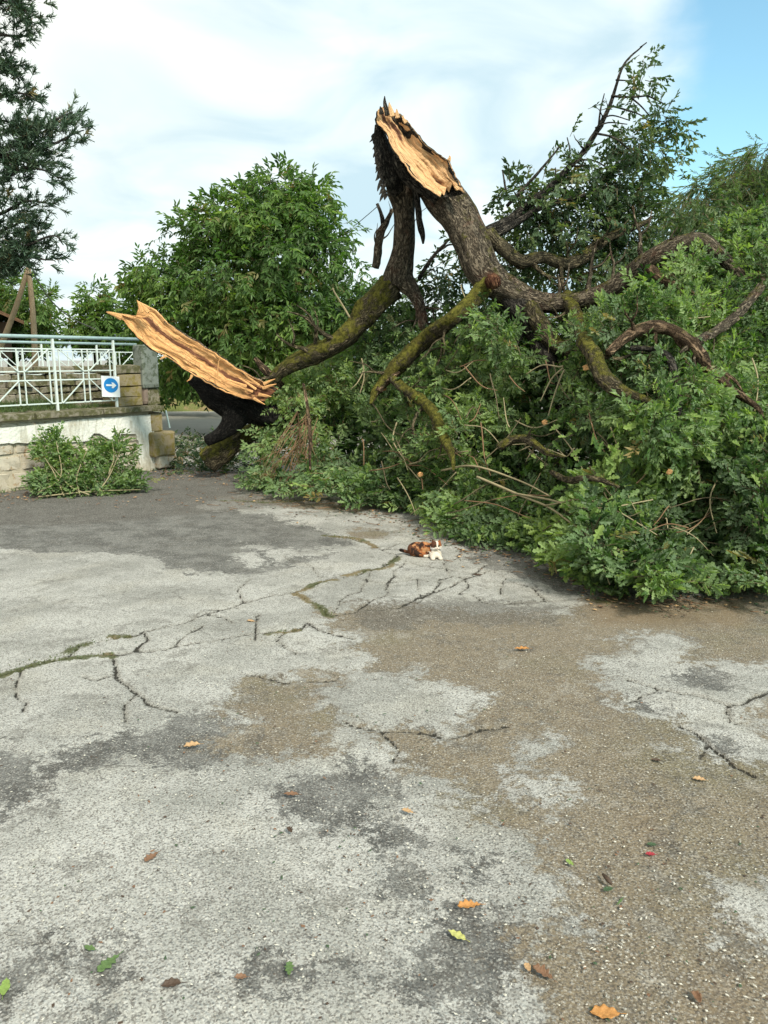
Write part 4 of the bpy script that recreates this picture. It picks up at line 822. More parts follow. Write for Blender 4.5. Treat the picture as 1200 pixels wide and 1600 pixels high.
# plaster: wp in pixel outline on the wall face
def sz(px, py, off=0.):
    s = s_of(px, off); q = wp(s, 0, off); d = ray(px, py); k = q[1]/d[1]; return s, CH+d[2]*k
PL = [(-90, 672), (0, 668), (60, 662), (120, 655), (180, 651), (228, 648), (232, 665), (234, 690), (238, 712), (241, 730), (232, 735), (222, 736), (208, 735), (205, 712), (207, 690), (203, 678), (180, 678), (172, 690), (160, 686), (150, 678), (136, 676), (128, 688), (108, 690), (88, 692), (60, 690), (20, 692), (-20, 694), (-90, 700)]
SK = [sz(x, y, -.02) for x, y in PL]
den = []
for i in range(len(SK)):
    a, b = np.array(SK[i]), np.array(SK[(i+1) % len(SK)]); k = max(1, int(np.linalg.norm(b-a)/.03))
    for j in range(k):
        q = a+(b-a)*j/k; den.append(q+np.array([vnoise(np.array([q[0]*17, q[1]*17, 1.])), vnoise(np.array([q[0]*17, q[1]*17, 5.]))])*.012*(0 if i < 5 else 1))
prism('plaster', [tuple(q) for q in den], 0, -.045, .02, PLASTER, wall)
PL2 = [(-90, 712), (-40, 716), (10, 722), (30, 735), (20, 748), (-30, 760), (-90, 775)]
# ledge slabs
ls = 0.-.06; segs = [0-.10, .95, 1.95, 2.9, 3.9, LEFT+.2]
for a, b in zip(segs[:-1], segs[1:]):
    L = b-a-.012; me = stone_mesh('ledge_slab', (L, .62, .085), ST_MOSS, a*9+3, .007, .012); place('ledge_slab', me, wp((a+b)/2, .905, .20), WRZ, wall)
# lichen-covered stones at the wall's end
def pxstone(parent, x0, y0, x1, y1, off, depth, mat, name='stone', rough=.012):
    s0, z1 = sz(x0, y0, off); s1, z0 = sz(x1, y1, off)
    me = stone_mesh(name, (abs(s0-s1)-.008, depth, z1-z0-.006), mat, x0*1.3+y0, rough); return place(name, me, wp((s0+s1)/2, (z0+z1)/2, off+depth/2), WRZ, parent)
pxstone(wall, 229, 645, 250, 675, -.05, .4, ST_YEL); pxstone(wall, 233, 676, 268, 712, -.16, .42, ST_YEL, rough=.02); pxstone(wall, 238, 711, 270, 730, -.14, .45, ST_BEIGE, rough=.02)
me = stone_mesh('loose_stone', (.16, .18, .15), ST_YEL, 9, .02); o = place('loose_stone', me, gnd(276, 722, .07), .4); tag(o, 'small lichen-yellow stone lying on the ground beside the wall end', 'stone')
bar(wall, 'drain_pipe', wp(s_of(251, 0), .86, -.05), wp(s_of(255, 0), .60, -.06), .02, .02, RAILM)
# terrace behind the wall
tp = [wp(.05, 0, .3), (-6.2, 17.), (-12.5, 31.), (-60, 31.), (-60, 6.)]; tp.append(wp(LEFT+3, 0, .3)); tp = [(float(q[0]), float(q[1])) for q in tp]
n = len(tp); V = [(x, y, .90) for x, y in tp]+[(x, y, -.1) for x, y in tp]
EARTH = plain('terrace_earth', (.13, .11, .065), .95, .4, 3, .02)
tag(link('terrace', mesh('terrace', V, [list(range(n))]+[[i, i+n, (i+1) % n+n, (i+1) % n] for i in range(n)], [EARTH])), kind='structure')
# pillar, post, rubble wall
pil = empty('stone_pillar', wp(s_of(205, .2), .95, .2), 'short square pillar of yellow lichen-stained blocks standing on the wall ledge', 'pillar')
for y0, y1, x0 in ((570, 584, 175), (584, 604, 182), (604, 620, 182), (620, 634, 183)):
    pxstone(pil, x0, y0, 221, y1, .06, .42, ST_YEL if y0 > 580 else ST_MOSS)
post = empty('concrete_post', wp(s_of(235, .1), .95, .1), 'weathered green-grey concrete post with a broken rusty foot beside the stone pillar', 'post')
pxstone(post, 222, 538, 248, 606, .02, .22, CONC, 'shaft', .006); pxstone(post, 229, 604, 247, 634, .06, .18, ST_MOSS, 'foot', .03); pxstone(post, 221, 574, 229, 632, .06, .22, stone_mat('pink_render', (.13, .11, .10), (.36, .26, .20), None), 'side_block', .02)
OFF2 = 1.0
rub = empty('rubble_wall', wp(1.0, .9, OFF2), 'low dry rubble wall of rough grey-brown stones behind the railing', 'wall')
prism('core', [(s_of(178, OFF2), .85), (LEFT+.5, .85), (LEFT+.5, 1.38), (s_of(178, OFF2), 1.38)], 0, OFF2+.12, OFF2+.4, MORTAR, rub)
z = .91; r = 0
while z < 1.42:
    hh = random.uniform(.075, .12); s = s_of(180, OFF2)
    while s < LEFT+.4:
        L = random.uniform(.14, .38); me = stone_mesh('stone', (L-.012, .2, hh-.012), ST_GREY if s > 1.5 or random.random() < .4 else ST_MOSS, s*9+z*30, .016)
        place('stone', me, wp(s+L/2, z+hh/2, OFF2+.1+random.uniform(-.03, .03)), WRZ+random.uniform(-.04, .04), rub); s += L
    z += hh
# railings
def railing(name, label, off, zb, posts_px, zt, end_px, thick=1., top=True, group='white metal railings'):
    rt = empty(name, wp(1.0, zb, off), label, 'railing', group); k = thick
    sL = LEFT; sR = s_of(end_px, off)
    H = zt-zb; zlo, zm1, zm2, zu = zb+.10*H, zb+.42*H, zb+.54*H, zb+.84*H
    if top:
        V, Fc, bc = tube_data([wp(sR, zt, off), wp((sR+sL)/2, zt, off), wp(sL, zt, off)], [.024*k]*3, 10, 2, 0.)
        link('top_rail', mesh('top_rail', V, Fc, [RAILM], True, attrs=dict(bc=bc)), rt)
    ps = [s_of(p, off) for p in posts_px]
    for s in ps: bar(rt, 'post', wp(s, zb-.05, off), wp(s, zt-.02, off), .028*k, .028*k, METAL)
    for a, b in zip(ps[:-1], ps[1:]):
        g = .09*(b-a)/1.0; a, b = a+g, b-g*.8; m = (a+b)/2; d = .055*(b-a)
        for z_ in (zlo, zm1, zm2, zu): bar(rt, 'rail', wp(a-g, z_, off+.003), wp(b+g, z_, off+.003), .016*k, .02*k, METAL)
        for s in (a, b, m-d, m+d): bar(rt, 'baluster', wp(s, zlo, off-.012), wp(s, zu, off-.012), .014*k, .014*k, METAL)
        for s0, s1 in ((a, m-d), (b, m+d)):
            bar(rt, 'brace', wp(s0, zu, off-.026), wp(s1, zm2, off-.026), .013*k, .011*k, METAL)
            bar(rt, 'brace', wp(s1, zm1, off-.026), wp(s0, zlo, off-.026), .013*k, .011*k, METAL)
    return rt
railing('railing', 'front white metal railing with diagonal braces standing on the wall ledge', .05, .95, [178, 84, -26, -160], 1.885, 218)
railing('railing', 'rear white metal railing partly hidden behind the rubble wall', 2.1, 1.02, [214, 152, 66, -5, -80], 1.86, 214, .9)
# sign
sg = empty('arrow_sign', wp(s_of(172, -.02), 1.0, -.02), 'small square sign with white right arrow in a blue disc on the front railing', 'sign')
sc_ = wp(s_of(172.5, -.02), 0, -.02); c0 = at(172.5, 604, sc_[1])
SWH = plain('sign_white', (.78, .80, .80), .4, .06, 8); SBL = plain('sign_blue', (.02, .22, .56), .4, .1, 8)
hx, hz = .145, .142
def sgp(name, pts, o0, o1, mat):
    n = len(pts); b = np.array([c0[0], c0[1], c0[2]])
    f = lambda x, z_, o: b+np.array([-wx[0]*x+wn_back[0]*o, -wx[1]*x+wn_back[1]*o, z_])
    rot = lambda x, z_: (x*math.cos(-.06)-z_*math.sin(-.06)*.3, x*math.sin(-.06)+z_)
    V = [f(*rot(x, z_), o0) for x, z_ in pts]+[f(*rot(x, z_), o1) for x, z_ in pts]
    return link(name, mesh(name, V, [list(range(n)), list(range(2*n-1, n-1, -1))]+[[i, (i+1) % n, (i+1) % n+n, i+n] for i in range(n)], [mat]), sg)
sgp('panel', [(-hx, -hz), (hx, -hz), (hx, hz), (-hx, hz)], 0, -.012, SWH)
sgp('disc', [(.115*math.cos(a)+.0, .098*math.sin(a)+.018) for a in np.linspace(0, 2*math.pi, 40, endpoint=False)], -.013, -.017, SBL)
sgp('arrow', [(x*.95, z_*.85+.018) for x, z_ in [(-.085, -.014), (.02, -.014), (.005, -.045), (.035, -.045), (.088, 0), (.035, .045), (.005, .045), (.02, .014), (-.085, .014)]], -.018, -.021, SWH)

# ================================================================== distant ground: side road, grassy bank
def sheet(name, xs, ys, zf, mat, kind='structure', smooth=True):
    X, Y = np.meshgrid(xs, ys); Z = zf(X, Y); r, c = X.shape
    i = np.arange(r-1)[:, None]*c+np.arange(c-1)[None]; Fc = np.stack([i, i+1, i+c+1, i+c], -1).reshape(-1, 4)
    return tag(link(name, mesh(name, np.stack([X, Y, Z], -1).reshape(-1, 3), Fc, [mat], smooth)), kind=kind)
M = Mat('bank_grass', .95, .15); p_ = M.coord(); M.color(M.mix(M.ss(M.noise(p_, 1.2, 5, .7), .45, .6), (.13, .15, .045), (.24, .17, .09))); M.bump(M.noise(p_, 20, 6), .08); BANKM = M.m
sheet('grass_bank', np.linspace(-13, 4, 60), np.linspace(23.5, 36, 30), lambda X, Y: np.clip((Y-23.5)/2.2, 0, 1)**.8*.75-.03+fbm(np.stack([X, Y, X*0], -1)*.6, 3)*.12, BANKM)
M = Mat('pale_side_road', .9, .2); p_ = M.coord(); M.color(M.mix(M.noise(M.scale(p_, (.5, 3, 1)), 2.0, 6, .7), (.16, .155, .13), (.34, .33, .285))); M.bump(M.noise(p_, 60, 4), .01); 
sheet('side_road', np.linspace(-10.5, 3, 30), np.linspace(14.5, 23.8, 20), lambda X, Y: .006+(Y-14.5)*.004+0*X, M.m)

# ================================================================== trees
def tree(name, label, cat, base, trunk, limbs_, blobs, tpls, mat, bark, n, S=(.8, 1.2), droop=.4, shell=.4, group=None, tintb=.42, tk=.3, dirb=(0, 0, 0), holes=.0):
    rt = empty(name, base, label, cat, group)
    limb('trunk', rt, trunk, bark, moss=0, sides=12, sub=5)
    for l in limbs_: limb('limb', rt, l, bark, moss=0, sides=8, sub=4, rough=.1, wobble=.1)
    ar = np.array([b[2]*b[3] for b in blobs], float); pk = RNG.choice(len(blobs), n, p=ar/ar.sum()); B = np.array(blobs, float)[pk]
    v = RNG.normal(size=(n, 3)); v /= np.linalg.norm(v, axis=1)[:, None]
    lump = 1+.16*fbm(v*2.4+pk[:, None]*3.7, 2); r = RNG.random(n)**shell*lump
    P = np.array([at(b[0]+q[0]*b[2]*s, b[1]+q[1]*b[3]*s, b[4]+q[2]*b[5]*s) for b, q, s in zip(B, v, r)])
    if holes:
        k = fbm(P*1.1, 2) > -holes; P, v = P[k], v[k]
    D = np.stack([v[:, 0], v[:, 2], -v[:, 1]-droop], 1)+RNG.normal(size=v.shape)*.4+np.array(dirb)
    scatter('crown', rt, tpls, P, D, RNG.uniform(*S, len(P)), tintb+tk*fbm(P*1.1, 2)+RNG.normal(size=len(P))*.12, [mat, TWIG], None, .5)
    return rt
tree('broadleaf_tree', 'big round-crowned green tree behind the torn trunk half', 'tree', gnd(400, 660), [(405, 650, 16, 16.5), (402, 590, 14, 16.5), (398, 530, 12, 16.5), (400, 460, 9, 16.5), (410, 380, 5, 16.5)],
     [[(400, 560, 9, 16.5), (350, 500, 6, 16.3), (300, 440, 4, 16)], [(400, 530, 9, 16.5), (450, 460, 6, 16.4), (490, 390, 4, 16)], [(398, 500, 7, 16.5), (370, 430, 5, 16.8), (360, 350, 3, 16.8)], [(402, 590, 8, 16.5), (470, 540, 5, 16.6), (530, 500, 3, 16.5)], [(400, 570, 7, 16.5), (330, 550, 5, 16.2), (260, 510, 3, 16)]],
     [(440, 300, 52, 36, 16.5, 1.0), (400, 330, 60, 45, 16.3, 1.2), (350, 345, 50, 42, 16.3, 1.1), (300, 375, 55, 42, 16.2, 1.1), (250, 420, 50, 38, 16.1, 1.0), (218, 440, 24, 26, 16.1, .6), (480, 340, 42, 46, 16.3, 1.1), (515, 385, 48, 45, 16.4, 1.1), (545, 430, 34, 48, 16.5, .9), (440, 400, 90, 65, 16., 1.5), (350, 430, 90, 60, 15.9, 1.5),
      (280, 480, 70, 50, 16., 1.2), (380, 510, 90, 60, 16, 1.4), (470, 480, 80, 60, 16.1, 1.4), (540, 500, 45, 50, 16.3, 1), (330, 560, 70, 40, 16.4, 1.), (440, 560, 70, 40, 16.4, 1.), (230, 500, 30, 30, 16.2, .6), (270, 570, 40, 36, 17., .8), (495, 300, 25, 22, 16.4, .5), (400, 285, 25, 16, 16.5, .5)],
     WAL_S, WALLEAF, BARK_DARK, 7000, (.58, .95), .5, .5, tintb=.5, tk=.45, holes=.62)
tree('small_tree', 'small pale-green tree seen above the railing, left of the torn wood', 'tree', gnd(150, 640), [(150, 620, 5, 19), (150, 560, 5, 19), (152, 500, 4, 19), (155, 460, 2, 19)], [[(150, 540, 3, 19), (128, 500, 2, 19), (120, 480, 1, 19)]],
     [(150, 462, 20, 20, 19, .6), (180, 478, 22, 26, 19, .7), (150, 500, 36, 26, 19, .8), (120, 515, 24, 18, 19, .5), (185, 520, 34, 28, 19, .8), (205, 560, 30, 30, 19, .8), (135, 525, 30, 14, 19, .5)], WAL_S, WALLEAF, BARK_DARK, 700, (.7, 1.0), .3, .5, tintb=.5)
tree('hedge_tree', 'dense olive-green bushy tree behind the wooden poles and the hut', 'tree', gnd(20, 640), [(20, 640, 8, 18), (20, 560, 7, 18), (22, 480, 4, 18)], [[(20, 560, 5, 18), (0, 500, 3, 18)]],
     [(15, 455, 40, 28, 18, 1), (55, 475, 28, 30, 18, .8), (20, 500, 60, 30, 18, 1), (75, 505, 14, 16, 18, .5), (-50, 470, 60, 50, 18, 1.2), (40, 530, 50, 22, 18, .8)], WAL_S, WALLEAF, BARK_DARK, 1300, (.6, .85), .2, .5, tintb=.55)
tree('willow_tree', 'soft feathery willow-like tree behind the oak at the right edge', 'tree', gnd(1230, 650), [(1230, 650, 20, 14), (1225, 500, 17, 14), (1210, 380, 12, 14), (1200, 300, 6, 14)], [[(1215, 420, 9, 14), (1150, 340, 5, 14), (1100, 300, 2, 14)], [(1215, 400, 8, 14), (1270, 320, 5, 14)]],
     [(1195, 240, 34, 24, 14, .8), (1150, 262, 34, 22, 14, .8), (1190, 255, 40, 24, 14, .8), (1160, 280, 45, 30, 14, .9), (1110, 300, 45, 26, 14, .9), (1070, 320, 34, 30, 13.8, .7), (1140, 340, 70, 45, 13.8, 1.2), (1070, 370, 40, 30, 13.8, .7), (1230, 320, 80, 70, 14, 1.4), (1180, 400, 80, 50, 13.8, 1.2), (1300, 400, 90, 110, 14, 1.6), (1110, 420, 60, 40, 13.8, 1.)],
     WIL_S, WILLEAF, BARK_DARK, 3600, (.6, .95), 1.0, .5, tintb=.58)
tree('shrub', 'dark shrub growing by the grassy bank behind the concrete post', 'shrub', gnd(280, 640), [(285, 625, 4, 22), (285, 600, 3, 22), (286, 585, 2, 22)], [], [(270, 590, 26, 26, 22, .8), (310, 600, 30, 20, 22, .8), (340, 610, 30, 18, 22, .8), (250, 612, 16, 16, 22, .5)], WAL_S, WALLEAF, BARK_DARK, 420, (.7, 1.0), .2, .5, tintb=.35)
# far greenery closing the view behind the oak
tree('background_tree', 'dark dense tree behind the middle of the fallen oak', 'tree', gnd(760, 650), [(760, 655, 14, 18), (760, 560, 12, 18), (765, 500, 8, 18)], [], [(640, 560, 90, 70, 18, 1.5), (760, 560, 100, 70, 18, 1.5), (880, 560, 110, 70, 18, 1.5), (560, 610, 80, 60, 18, 1.2)], WAL_S, WALLEAF, BARK_DARK, 1500, (.9, 1.3), .3, .5, tintb=.2)
tree('background_tree', 'dense green tree behind the right half of the fallen oak', 'tree', gnd(1080, 650), [(1080, 655, 14, 17), (1080, 560, 12, 17), (1085, 480, 8, 17)], [], [(1000, 560, 90, 80, 17, 1.5), (1100, 540, 110, 90, 17, 1.5), (1230, 540, 120, 110, 17, 1.5)], WAL_S, WALLEAF, BARK_DARK, 1500, (.9, 1.3), .3, .5, tintb=.3)
# cedar at the upper left
cd = empty('cedar_tree', at(-120, 640, 13), 'tall dark cedar reaching into the upper left corner of the view', 'tree')
limb('trunk', cd, [(-125, 660, 24, 13), (-122, 500, 22, 13), (-118, 300, 18, 13), (-112, 100, 14, 13), (-110, -150, 8, 13)], BARK_DARK, moss=-.3, sides=14)
BO = [[(-115, 60, 6), (-40, 20, 4), (20, 5, 2.5), (50, 30, 1.5)], [(-115, 110, 6), (-30, 60, 4), (30, 55, 1.6)], [(-115, 160, 6), (-30, 110, 4), (28, 105, 1.6)], [(-118, 200, 6), (-30, 155, 4), (25, 145, 2), (48, 150, 1)], [(-118, 300, 7), (-20, 250, 5), (60, 232, 3), (110, 212, 1.6), (130, 205, 1)],
      [(-20, 250, 4), (40, 215, 2.5), (85, 190, 1.8), (112, 175, 1)], [(-118, 340, 7), (-20, 290, 4), (40, 265, 3), (75, 268, 1.5), (92, 280, 1)], [(-118, 380, 7), (-20, 340, 4), (40, 315, 2.5), (78, 318, 1)], [(-118, 430, 7), (-20, 400, 5), (40, 385, 3), (85, 372, 2), (100, 385, 1)], [(-118, 460, 6), (-30, 420, 4), (30, 398, 2.5), (80, 408, 1)],
      [(-118, 480, 6), (-40, 430, 4), (10, 405, 2), (50, 415, 1)], [(-118, 250, 6), (-40, 200, 4), (10, 190, 2), (50, 205, 1)], [(-115, 20, 6), (-50, -30, 4), (10, -20, 2), (45, 0, 1)], [(-118, 400, 6), (-20, 370, 4), (30, 350, 2), (58, 352, 1)]]
Pp, Dd = [], []
for b in BO:
    b = [(x, y, r*.8, 13-.5*math.sin(x/40.)) for x, y, r in b]; limb('bough', cd, b, BARK_DARK, moss=-.5, sides=6, sub=5, rough=.1, knob=0, wobble=.08)
    C = catmull(np.array([at(q[0], q[1], q[3]) for q in b]), 14); T = np.gradient(C, axis=0); T /= np.linalg.norm(T, axis=1)[:, None]
    L = np.linalg.norm(np.diff(C, axis=0), axis=1)
    for i in range(len(C)-1):
        f = i/len(C)
        for _ in range(int(L[i]*75)+1):
            o_ = RNG.normal(size=3)*np.array([.16, .2, .13])*(1.25-f*.75); Pp.append(C[i]+(C[i+1]-C[i])*RNG.random()+o_+np.array([0, 0, -.02])); Dd.append(T[i]*.9+o_*2+RNG.normal(size=3)*.3+np.array([0, 0, .3]))
Pp = np.array(Pp); k = fbm(Pp*3.2, 2) > -.15; Pp, Dd = Pp[k], np.array(Dd)[k]
print('cedar tufts', len(Pp))
scatter('crown', cd, TUFTS, Pp, Dd, RNG.uniform(.95, 1.6, len(Pp)), .45+RNG.normal(size=len(Pp))*.2, [CEDAR, TWIG], None, .6)

# ================================================================== poles, cable and hut on the left
WOODP = plain('weathered_pole_wood', (.34, .25, .16), .85, .3, 9, .01)
for lb, pts in (('upright wooden pole of the pair beside the hut, holding the sagging cable', [(43, 408, 3.4, 15), (48, 450, 3.8, 15), (54, 530, 4.4, 15), (56, 640, 4.6, 15)]), ('slanting wooden pole propped against the upright one above the railing', [(44, 420, 3.2, 15), (25, 480, 3.8, 15), (2, 540, 4.4, 15), (-18, 590, 4.6, 15)])):
    V, Fc, bc = tube_data([at(a, b, y) for a, b, r, y in pts], [r*mpp(y) for a, b, r, y in pts], 10, 4, .05)
    tag(link('wooden_pole', mesh('wooden_pole', V, Fc, [WOODP], True, attrs=dict(bc=bc))), lb, 'pole', 'leaning wooden poles')
V, Fc, bc = tube_data([at(a, b, 15) for a, b in ((46, 410), (60, 440), (82, 472), (112, 497), (150, 515))], [.011]*5, 5, 5, 0)
tag(link('cable', mesh('cable', V, Fc, [plain('cable_black', (.05, .05, .05), .6)], True)), 'thin dark cable sagging from the top of the wooden poles', 'cable')
hut = empty('hut', at(0, 600, 16.5), 'small dark hut with a low brown roof, cut by the left edge', 'hut')
def quadbox(name, P4, up, mat, parent):
    P4 = [np.asarray(p, float) for p in P4]; V = P4+[p+np.asarray(up) for p in P4]
    return link(name, mesh(name, V, [(3, 2, 1, 0), (4, 5, 6, 7), (0, 1, 5, 4), (1, 2, 6, 5), (2, 3, 7, 6), (3, 0, 4, 7)], [mat]), parent)
a = at(38, 506, 16.); b = at(-5, 486, 17.5); 
quadbox('roof', [at(38, 507, 15.6), at(38, 507, 19), at(-20, 482, 19), at(-20, 482, 15.6)], (0, 0, .07), plain('roof_tile', (.30, .17, .10), .9, .3, 9, .02), hut)
quadbox('roof', [at(-20, 482, 15.6), at(-20, 482, 19), at(-90, 515, 19), at(-90, 515, 15.6)], (0, 0, .07), plain('roof_tile_far', (.30, .17, .10), .9, .3, 9, .02), hut)
quadbox('wall', [at(20, 560, 16), at(20, 560, 18.6), at(-80, 560, 18.6), at(-80, 560, 16)], (0, 0, .72), plain('hut_wall', (.07, .05, .035), .9), hut)

# ================================================================== heap of broken leafy branches by the wall
hp = empty('leafy_branch_heap', gnd(135, 765), 'heap of torn leafy green branches lying against the white wall', 'branches')
Hb = [(85, 700, 20, 26), (180, 700, 26, 22), (85, 712, 24, 30), (130, 722, 30, 28), (180, 715, 32, 24), (100, 750, 50, 28), (170, 750, 50, 24), (205, 755, 28, 14), (70, 765, 26, 14), (140, 765, 60, 14)]
Pp, Dd = [], []
for x, y, rx, ry in Hb:
    for _ in range(int(rx*ry*.11)):
        v = RNG.normal(size=3); v /= np.linalg.norm(v); r = RNG.random()**.5; px, py = x+v[0]*rx*r, min(y+v[1]*ry*r, 776)
        Y = gnd(px, 776-(px-40)*.04)[1]+(776-py)*.004+v[2]*.12; p = at(px, py, Y); s_ = ((p[:2]-W0[:2])@wn_)
        if s_ < .1: p[:2] += wn_*(.1-s_)
        p[2] = max(p[2], .03); Pp.append(p); Dd.append(np.array([v[0]*.7, -.4, .45])+RNG.normal(size=3)*.4)
Pp = np.array(Pp); scatter('foliage', hp, OAK_SMALL, Pp, np.array(Dd), RNG.uniform(.45, .75, len(Pp)), .62+.2*fbm(Pp*3, 2)+RNG.normal(size=len(Pp))*.1, [OAKLEAF, TWIG_PALE], None, .5)
for a in ([(60, 770), (95, 745), (88, 690)], [(125, 780), (120, 745), (135, 705)], [(150, 775), (170, 745), (190, 700)], [(100, 778), (85, 740), (70, 715)], [(140, 782), (110, 760), (80, 728)], [(60, 780), (140, 768), (220, 765)], [(170, 740), (178, 715), (175, 690)]):
    P = [];
    for k, (x, y) in enumerate(a):
        q = at(x, y, gnd(x, 778-(x-40)*.04)[1]-.06+(776-y)*.003); q[2] = max(q[2], .02); P.append(q)
    V, Fc, bc = tube_data(P, [.010, .007, .003], 6, 5, .1); link('branch', mesh('branch', V, Fc, [TWIG_PALE], True), hp)
# dark leaf pile under the torn trunk
Pp = np.array([at(x, y, gnd(x, max(y, 690)+10)[1]+.2) for x, y in zip(RNG.uniform(258, 440, 620), RNG.uniform(676, 734, 620))]); Pp[:, 2] = np.clip(Pp[:, 2]*.8, .02, .42)
lp = empty('leaf_pile', gnd(300, 715), 'dark pile of leaves and twigs between the wall end and the mossy log', 'leaf pile')
scatter('leaves', lp, OAK_SMALL, Pp, RNG.normal(size=(620, 3)), RNG.uniform(.5, .8, 620), .33+RNG.normal(size=620)*.25, [OAKLEAF_UP, TWIG_BROWN], None, .6)
# bare twig bundle at the heap's left foot
tb = empty('twig_bundle', gnd(450, 765), 'bundle of bare brown twigs fanning down at the left foot of the fallen oak', 'twigs')
acc = Acc()
for k in range(34):
    x0, y0 = random.uniform(465, 500), random.uniform(640, 700); x1 = random.uniform(385, 500); y1 = random.uniform(720, 768); Y0, Y1 = 9.75, gnd(x1, 768)[1]-.15
    P = [at(x0, y0, Y0), at((x0+x1)/2+random.uniform(-10, 10), (y0+y1)/2+random.uniform(-12, 4), (Y0+Y1)/2-.1), at(x1, y1, Y1)]; acc.tube(P, [.005, .004, .002])
acc.link('twigs', tb, TWIG_BROWN, 'stuff')
# grass tufts along the ledge
def blades(name, pts, h, mat, label=None, parent=None):
    V, Fc = [], []; 
    for p in pts:
        for _ in range(5):
            a = random.uniform(0, 6.3); L = h*random.uniform(.5, 1.2); b = np.asarray(p)+RNG.normal(size=3)*np.array([.02, .02, 0]); s = np.array([math.cos(a), math.sin(a), 0])*.004; l = np.array([random.gauss(0, .5), random.gauss(0, .5), 1])*L; i = len(V)
            V += [b+s, b-s, b+l*.6+s*.7, b+l]; Fc += [(i, i+1, i+2), (i+1, i+3, i+2)]
    me = mesh(name, np.array(V), np.array(Fc), [mat], False, attrs=dict(tint=RNG.random(len(V))*.6+.2)); return tag(link(name, me, parent), kind='stuff')
GR = leaf_mat('grass_blade', (.04, .07, .02), (.08, .13, .03), (.18, .19, .06), .2)
blades('grass', [wp(random.uniform(.2, 4.5), .945, random.uniform(.15, .5)) for _ in range(420)], .07, GR)
blades('grass', [wp(random.uniform(1.0, 3.4), .945, random.uniform(.35, .9)) for _ in range(420)], .16, GR)
blades('grass', [wp(random.uniform(-.3, 4.5), .0, random.uniform(-.10, -.02)) for _ in range(160)], .05, GR)
blades('grass', [(random.uniform(-10, 1), random.uniform(24.6, 29), .7) for _ in range(900)], .22, GR)
mp = []
for ln in MOSSC:
    W = [gnd(*q) for q in ln]
    for a, b in zip(W[:-1], W[1:]):
        for _ in range(int(np.linalg.norm(b-a)*38)+1): t = random.random(); mp.append(a+(b-a)*t+np.array([random.gauss(0, .018), random.gauss(0, .018), 0]))
blades('crack_moss', mp, .010, leaf_mat('moss_blade', (.06, .065, .02), (.09, .10, .03), (.17, .13, .05), .1))

